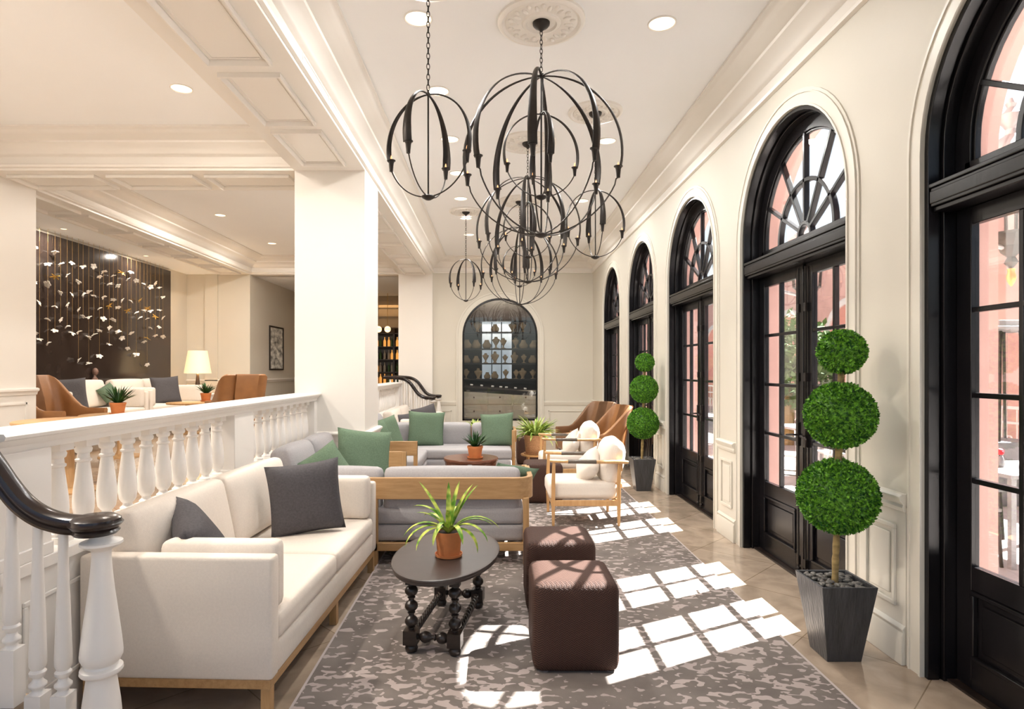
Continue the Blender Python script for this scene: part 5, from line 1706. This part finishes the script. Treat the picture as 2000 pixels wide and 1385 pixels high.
m = MB(); m.add([(-0.91, -0.02, 1.14), (0.91, -0.02, 1.01), (0.91, 0.30, 1.17), (-0.91, 0.30, 1.30), (-0.91, -0.02, 1.045), (0.91, -0.02, 0.93), (0.91, 0.30, 1.06), (-0.91, 0.30, 1.06)], [(0, 1, 2, 3), (4, 7, 6, 5), (0, 4, 5, 1), (3, 2, 6, 7), (0, 3, 7, 4), (1, 5, 6, 2)]); obj('reflection_strip', m, M['bar_dark'], t)  # dark strip tilted to imitate a reflection in the niche glass
for r_ in range(2):
    for c_ in range(3):
        a = -0.82 + c_ * 0.56; z = 0.46 + r_ * 0.30
        m = MB(); m.box(a, a + 0.52, -0.015, 0.0, z, z + 0.27); dr = obj('drawer', m, M['cabinet'], t, bevel=0.004)
        m = MB(); m.sphere((a + 0.26, -0.03, z + 0.15), 0.018, 10, 6); obj('knob', m, M['bronze'], dr)
for i, x in enumerate((-0.62, -0.40, -0.16, 0.02, 0.14, 0.34, 0.55)):
    m = MB(); m.box(-0.03, 0.03, -0.02, 0.02, 0, 0.025)
    o = obj('reflection_speck', m, M['napkin'], None, bevel=0.004); o.location = (NX + x, YB + 0.27, 1.123 - 0.0714 * x); o.rotation_euler = (radians(26), radians(4), 0)  # white boxes imitate the bright specks of that reflection
    tag(o, 'tiny white box as a reflected speck, %s from the beam side, on the dark sloping tray' % ['first', 'second', 'third', 'fourth', 'fifth', 'sixth', 'last'][i], 'box', 'white specks on the reflection strip')

# ------------------------------------------------------------------ bar beyond the column
t = thing('bar_shelving', 'dark wooden bar shelving with warm lit bottles beyond the column', 'shelving', (-3.1, 17.6, ZF))
m = MB(); m.box(-1.2, 1.15, 0.28, 0.32, 0, 2.25); m.box(-1.2, -1.16, 0, 0.3, 0, 2.25); m.box(1.11, 1.15, 0, 0.3, 0, 2.25); m.box(-0.42, -0.38, 0, 0.3, 0.6, 2.25); m.box(0.18, 0.22, 0, 0.3, 0.6, 2.25)
m.box(-1.2, 1.15, 0, 0.3, 0.0, 0.64)
obj('cabinet_body', m, M['bar_dark'], t)
for z in (0.97, 1.33, 1.70, 2.08):
    m = MB(); m.box(-1.16, 1.11, 0, 0.28, z - 0.025, z); obj('shelf', m, M['bar_dark'], t)
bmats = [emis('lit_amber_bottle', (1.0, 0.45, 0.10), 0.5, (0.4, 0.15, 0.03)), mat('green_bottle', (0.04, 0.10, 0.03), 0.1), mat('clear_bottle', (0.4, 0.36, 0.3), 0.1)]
bot = []
for k in range(3):
    m = MB(); m.lathe([(0.036, 0), (0.038, 0.01), (0.038, 0.15), (0.03, 0.18), (0.013, 0.21), (0.013, 0.27)], (0, 0, 0), 10)
    bot.append(obj('bottle', m, bmats[k], None, 50))
rnd = random.Random(2); first = set()
for zi, z in enumerate((0.64, 0.97, 1.33, 1.70)):
    for xi, x in enumerate((-0.30, -0.20, -0.08, 0.04, 0.13, 0.28, 0.38, 0.50, 0.60)):
        k = rnd.choice((0, 0, 1, 2)); src = bot[k]
        b = src if k not in first else src.copy()
        if k in first: COL.objects.link(b)
        first.add(k)
        b.location = (-3.1 + x, 17.70, ZF + z + 0.001)
        tag(b, '%s bottle, %s from the column side, on the %s shelf of the bar' % (['amber lit', 'dark green', 'clear'][k], ['first', 'second', 'third', 'fourth', 'fifth', 'sixth', 'seventh', 'eighth', 'last'][xi], ['lowest', 'second lowest', 'second highest', 'highest'][zi]), 'bottle', 'bottles on bar shelf %s' % ['one', 'two', 'three', 'four'][zi])
ld = bpy.data.lights.new('bar_lamp', 'AREA'); ld.size = 1.2; ld.energy = 10; ld.color = (1, 0.62, 0.3)
lo = bpy.data.objects.new('bar_lamp', ld); COL.objects.link(lo); lo.location = (-3.1, 17.3, 3.3)
t = thing('bar_counter', 'dark bar counter in front of the bottle shelving', 'counter', (-3.3, 16.0, ZF))
m = MB(); m.box(-1.6, 1.3, 0, 0.55, 0, 0.60); obj('body', m, M['bar_dark'], t); m = MB(); m.box(-1.65, 1.35, -0.05, 0.6, 0.60, 0.64); obj('worktop', m, M['ebony'], t)
for (x, l) in ((-3.11, 'glowing globe pendant of the bar nearer the column'), (-2.87, 'glowing globe pendant of the bar nearer the pilaster')):
    t = thing('globe_pendant', l, 'pendant lamp', (x, 16.4, ZS), 0, 'globe pendants over the bar')
    m = MB(); m.tube([(0, 0, 0), (0, 0, -0.88)], 0.006, 6); obj('rod', m, M['brass'], t)
    m = MB(); m.sphere((0, 0, -0.96), 0.085, 16, 10); obj('globe', m, M['globe'], t, 60)
    m = MB(); m.lathe([(0.088, -0.005), (0.088, 0.005)], (0, 0, -0.96), 20); obj('band', m, M['brass'], t)

# ------------------------------------------------------------------ topiaries
def leafball(r, n, seed):
    r_ = random.Random(seed); mb = MB()
    mb.sphere((0, 0, 0), r * 0.93, 24, 14)
    vs = []; fs = []
    for i in range(n):
        z = 1 - 2 * (i + 0.5) / n; a = i * 2.399963 + r_.uniform(-.1, .1); s = sqrt(1 - z * z)
        d = Vector((s * cos(a), s * sin(a), z))
        p = d * r * r_.uniform(0.93, 1.02)
        q = (d + Vector((r_.uniform(-1, 1), r_.uniform(-1, 1), r_.uniform(-1, 1))) * 0.85).normalized()
        sd = q.cross(Vector((r_.uniform(-1, 1), r_.uniform(-1, 1), r_.uniform(-1, 1)))).normalized()
        L = r_.uniform(0.014, 0.021); w = L * 0.36
        k = len(vs)
        vs += [tuple(p), tuple(p + q * L * 0.5 + sd * w), tuple(p + q * L), tuple(p + q * L * 0.5 - sd * w)]
        fs.append((k, k + 1, k + 2, k + 3))
    mb.add(vs, fs)
    return mb
def topiary(loc, label):
    t = thing('potted_topiary', label, 'topiary', loc, 0, 'three-ball topiaries in slate planters')
    m = MB(); b, tp, H = 0.088, 0.142, 0.40
    def sq(h, z): return [(-h, -h, z), (h, -h, z), (h, h, z), (-h, h, z)]
    vs = sq(b, 0) + sq(tp, H) + sq(tp - 0.012, H) + sq(tp - 0.016, H - 0.035)
    fs = [(3, 2, 1, 0)]
    for k in range(3):
        for i in range(4):
            j = (i + 1) % 4
            fs.append((k * 4 + i, k * 4 + j, k * 4 + 4 + j, k * 4 + 4 + i))
    fs.append((12, 13, 14, 15))
    m.add(vs, fs); obj('planter', m, M['planter'], t, 30, 0.003)
    m = MB(); r_ = random.Random(4)
    for i in range(110):
        x, y = r_.uniform(-0.112, 0.112), r_.uniform(-0.112, 0.112)
        T = Matrix.Translation((x, y, H - 0.018 + r_.uniform(-.008, .012))) @ Matrix.Rotation(r_.uniform(0, 6), 4, 'Z') @ Matrix.Rotation(r_.uniform(-.3, .3), 4, 'X')
        m.sphere((0, 0, 0), (r_.uniform(.014, .022), r_.uniform(.010, .015), .009), 10, 6, T)
    obj('pebbles', m, M['pebble'], t, 70, kind='stuff')
    m = MB()
    pts = [(0, 0, 0.36), (0.004, 0.002, 0.50), (0.008, 0, 0.62), (0.018, 0, 1.0), (0.028, 0, 1.3), (0.036, 0, 1.6)]
    m.tube(catmull(pts, 4), [0.0165 + 0.0016 * sin(i * 2.1) for i in range(21)], 12)
    obj('trunk', m, M['bark'], t, 60)
    for (z, x, r, n, s, q) in ((0.835, 0.012, 0.187, 7000, 1, 1.0), (1.262, 0.026, 0.165, 5600, 2, 1.0), (1.597, 0.036, 0.110, 2600, 3, 0.98)):
        o = obj('foliage_ball', leafball(r, n, s), M['box_leaf'], t, None); o.location = (x, 0, z); o.scale = (1, 1, q)
    return t
tp1 = topiary((1.795, 3.245, 0.0), 'tall three-ball boxwood topiary in slate planter between the two nearest arched doors')
tp2 = dup(tp1, (1.84, 7.70, 0.0), radians(0), 'three-ball topiary in slate planter behind the oak armchairs, before the third arched door')

# ------------------------------------------------------------------ the terrace outside
m = MB(); m.box(XR + 0.15, 60, -10, 60, -0.16, -0.03)
struct('ground_terrace', m, M['paving'])
def wall_arcade():
    mb = MB(); tr = MB()
    for k in range(10):
        c = 6.0 + 3.2 * k
        fm = lambda u, d, z, c=c: (9.0 + d, c + u, z)
        arch_wall(mb, -1.6, 1.6, -0.03, 4.4, 1.0, 2.2, 0, 0.4, fm, 16)
        arch_band(tr, 1.0, 2.2, -0.03, 0.0, 0.16, -0.05, 0.0, fm, 16)
    tr.box(8.9, 9.5, 4.4, 36.4, 4.4, 4.62)
    struct('wall_arcade', mb, M['pink'], smooth=20)
    struct('trim_arcade', tr, M['stone_white'], smooth=20)
    mb = MB(); mb.box(11.5, 11.7, 4.4, 36.4, 0, 4.4)
    struct('wall_arcade_back', mb, M['pink'])
wall_arcade()
t = thing('hotel_wing', 'pink building with pale cornice closing the far end of the terrace', 'building', (6, 30, 0))
m = MB(); m.box(-6, 14, 0, 5, 0, 5.5); obj('walls', m, M['pink'], t)
m = MB(); m.box(-6.2, 14.2, -0.2, 5.2, 5.5, 5.9); m.box(-6.05, 14.05, -0.06, 0, 3.2, 3.4); obj('cornice', m, M['stone_white'], t)
for i in range(6):
    m = MB(); m.box(-4.4 + i * 2.8, -3.2 + i * 2.8, -0.05, 0.0, 0.9, 2.7); wd = obj('window', m, M['black'], t)
def lantern(loc, label):
    t = thing('wall_lantern', label, 'lantern', loc, 0, 'iron lanterns on the terrace wall')
    m = MB(); m.tube([(-0.24, 0, 0.0), (-0.12, 0, -0.03), (0, 0, -0.06)], 0.014, 8); m.box(-0.26, -0.235, -0.06, 0.06, -0.15, 0.15); obj('bracket', m, M['steel'], t)
    m = MB(); m.lathe([(0.01, -0.16), (0.035, -0.13), (0.02, -0.10), (0.05, -0.07), (0.06, -0.04), (0.09, -0.02), (0.11, 0.02), (0.13, 0.03)], (0, 0, 0), 6); obj('lower_cup', m, M['iron'], t)
    m = MB()
    for k in range(6):
        a = 2 * pi * k / 6; m.tube([(0.12 * cos(a), 0.12 * sin(a), 0.03), (0.15 * cos(a), 0.15 * sin(a), 0.42)], 0.009, 6)
    obj('cage_bars', m, M['iron'], t)
    m = MB(); m.lathe([(0.115, 0.03), (0.146, 0.42)], (0, 0, 0), 6, cap=False); obj('glass', m, M['glass'], t, None)
    m = MB(); m.lathe([(0.18, 0.42), (0.18, 0.44), (0.13, 0.50), (0.06, 0.55), (0.03, 0.57), (0.025, 0.60), (0.05, 0.64), (0.055, 0.68), (0.03, 0.70), (0.018, 0.72), (0.026, 0.74), (0.012, 0.77)], (0, 0, 0), 12); obj('crown', m, M['steel'], t, 40)
    m = MB(); m.lathe([(0.004, -0.26), (0.018, -0.235), (0.024, -0.21), (0.016, -0.18), (0.02, -0.165), (0.01, -0.16)], (0, 0, 0), 12); obj('gilt_drop', m, M['gold'], t, 50)
    return t
l1 = lantern((2.83, 3.37, 2.22), 'black iron lantern with gilt drop seen through the first arched door')
dup(l1, (2.83, 5.58, 2.22), 0, 'black iron lantern seen through the second arched door')
def cafe_table(loc, label, rose):
    t = thing('terrace_table', label, 'table', loc, 0, 'terrace tables')
    m = MB(); m.box(-0.38, 0.38, -0.38, 0.38, 0.70, 0.73); obj('table_top', m, M['steel'], t, bevel=0.004)
    for x in (-0.33, 0.33):
        for y in (-0.33, 0.33):
            m = MB(); m.box(x - 0.02, x + 0.02, y - 0.02, y + 0.02, 0, 0.70); obj('leg', m, M['steel'], t)
    return t
ct = cafe_table((4.30, 5.05, -0.03), 'grey metal terrace table with red rose outside the first arched door', True)
dup(ct, (4.5, 8.8, -0.03), 0, 'grey metal terrace table seen through the second arched door')
t = thing('rose_vase', 'red rose in a small dark vase on the terrace table', 'vase', (4.17, 5.08, 0.701))
m = MB(); m.lathe([(0.03, 0), (0.04, 0.03), (0.03, 0.07), (0.022, 0.09)], (0, 0, 0), 14); obj('vase', m, M['steel'], t, 50)
m = MB(); m.sphere((0, 0, 0.125), (0.032, 0.032, 0.028), 12, 8); m.sphere((0.02, 0.01, 0.118), 0.018); m.sphere((-0.02, -0.01, 0.118), 0.018); m.sphere((0.0, -0.02, 0.118), 0.018); obj('bloom', m, M['rose'], t, 60)
m = MB(); m.tube([(0, 0, 0.06), (0, 0, 0.11)], 0.004, 6); obj('stem', m, M['dark_leaf'], t)
m = MB(); m.add([(-0.09, -0.09, 0), (0.09, -0.09, 0), (0.09, 0.09, 0), (-0.09, 0.09, 0), (0, 0, 0.11)], [(3, 2, 1, 0), (0, 1, 4), (1, 2, 4), (2, 3, 4), (3, 0, 4)])
o = obj('folded_napkin', m, M['napkin'], None, None); o.location = (4.32, 4.92, 0.701); tag(o, 'white folded napkin beside the rose on the terrace table', 'napkin')
def cafe_chair(loc, rz, label, group):
    t = thing('terrace_chair', label, 'chair', loc, rz, group)
    m = MB(); m.box(-0.21, 0.21, -0.21, 0.21, 0.43, 0.455); obj('seat', m, M['steel'], t, bevel=0.004)
    for (x, y, h) in ((-0.19, -0.19, 0.43), (0.19, -0.19, 0.43), (-0.19, 0.19, 0.92), (0.19, 0.19, 0.92)):
        m = MB(); m.tube([(x * 1.08, y * 1.1, 0), (x, y, 0.43), (x, y * (1.15 if h > 0.5 else 1), h)], 0.014, 8); obj('leg', m, M['iron'], t)
    m = MB(); m.box(-0.19, 0.19, 0.20, 0.225, 0.86, 0.92)
    for k in range(5): m.box(-0.15 + k * 0.075 - 0.008, -0.15 + k * 0.075 + 0.008, 0.195, 0.215, 0.46, 0.87)
    m.box(-0.19, 0.19, 0.19, 0.215, 0.56, 0.59)
    obj('slatted_back', m, M['iron'], t)
    m = MB(); m.tube([(-0.195, -0.19, 0.2), (-0.195, 0.19, 0.2)], 0.009, 6); m.tube([(0.195, -0.19, 0.2), (0.195, 0.19, 0.2)], 0.009, 6); obj('stretcher', m, M['iron'], t)
    return t
c1 = cafe_chair((3.70, 4.95, -0.03), radians(95), 'dark terrace chair outside the first door, on the house side of the rose table', None)
GC = 'dark slatted terrace chairs'
c1['group'] = GC
for (x, y, r, l) in ((4.35, 5.72, 10, 'dark terrace chair on the far side of the rose table'), (4.95, 5.1, -90, 'dark terrace chair on the garden side of the rose table'),
                     (3.75, 8.0, 60, 'dark terrace chair outside the second door, closest to its glass'), (4.0, 9.4, 20, 'dark terrace chair behind another seen through the second door'), (5.1, 8.9, -80, 'dark terrace chair on the garden side of the second terrace table'),
                     (4.5, 8.1, 180, 'dark terrace chair in front of the second terrace table')):
    dup(c1, (x, y, -0.03), radians(r), l, GC)
t = thing('patio_heater', 'pyramid patio heater standing beyond the rose table', 'heater', (5.9, 7.15, -0.03))
m = MB()
for (x, y) in ((-1, -1), (1, -1), (1, 1), (-1, 1)): m.tube([(x * 0.26, y * 0.26, 0), (x * 0.11, y * 0.11, 2.0)], 0.016, 8)
obj('frame_bars', m, M['iron'], t)
m = MB(); m.box(-0.26, 0.26, -0.26, 0.26, 0, 0.72); obj('gas_box', m, M['steel'], t, bevel=0.01)
m = MB(); m.lathe([(0.05, 0.72), (0.05, 1.95)], (0, 0, 0), 14); obj('glass_tube', m, M['glass'], t)
m = MB(); m.box(-0.36, 0.36, -0.36, 0.36, 1.98, 2.02); m.box(-0.16, 0.16, -0.16, 0.16, 2.02, 2.10); obj('hood', m, M['steel'], t, bevel=0.006)
t = thing('iron_fence', 'white scrolled iron fence along the terrace', 'fence', (7.0, 6.0, -0.03))
m = MB(); m.box(-0.02, 0.02, 0, 20, 1.0, 1.04); m.box(-0.02, 0.02, 0, 20, 0.12, 0.16); m.box(-0.02, 0.02, 0, 20, 0.8, 0.83); obj('rails', m, M['stone_white'], t)
m = MB()
for k in range(80):
    y = 0.12 + k * 0.25
    pts = [(0, y + 0.085 * cos(a), 0.48 + 0.14 * sin(a) + 0.02) for a in [2 * pi * i / 10 for i in range(11)]]
    m.tube(pts, 0.011, 5); m.tube([(0, y + 0.12, 0.14), (0, y + 0.12, 1.02)], 0.009, 5)
obj('scrollwork', m, M['stone_white'], t)
def tree(loc, h, r, label, seed):
    t = thing('garden_tree', label, 'tree', loc, 0, 'leafy trees beyond the terrace')
    r_ = random.Random(seed)
    m = MB(); m.tube([(0, 0, 0), (0.05, 0.02, h * 0.5), (0, 0, h * 0.8)], [0.12, 0.09, 0.05], 8); obj('trunk', m, M['bark'], t)
    vs = []; fs = []
    for i in range(2600):
        c_ = Vector((r_.gauss(0, 1), r_.gauss(0, 1), r_.gauss(0, 0.8))); c_ = c_.normalized() * r * r_.uniform(0.5, 1.05) + Vector((0, 0, h))
        a = Vector((r_.uniform(-1, 1), r_.uniform(-1, 1), r_.uniform(-1, 1))).normalized() * 0.10; b = a.cross(Vector((r_.uniform(-1, 1), r_.uniform(-1, 1), 1))).normalized() * 0.045
        k = len(vs); vs += [tuple(c_ - a), tuple(c_ + b), tuple(c_ + a), tuple(c_ - b)]; fs.append((k, k + 1, k + 2, k + 3))
    m = MB(); m.add(vs, fs); obj('crown', m, M['hedge'], t, None)
tree((6.0, 12.6, -0.03), 1.7, 1.0, 'leafy green tree seen through the second arched door', 1)
tree((8.05, 18.5, -0.03), 1.9, 0.75, 'leafy green tree at the far end of the terrace fence', 2)
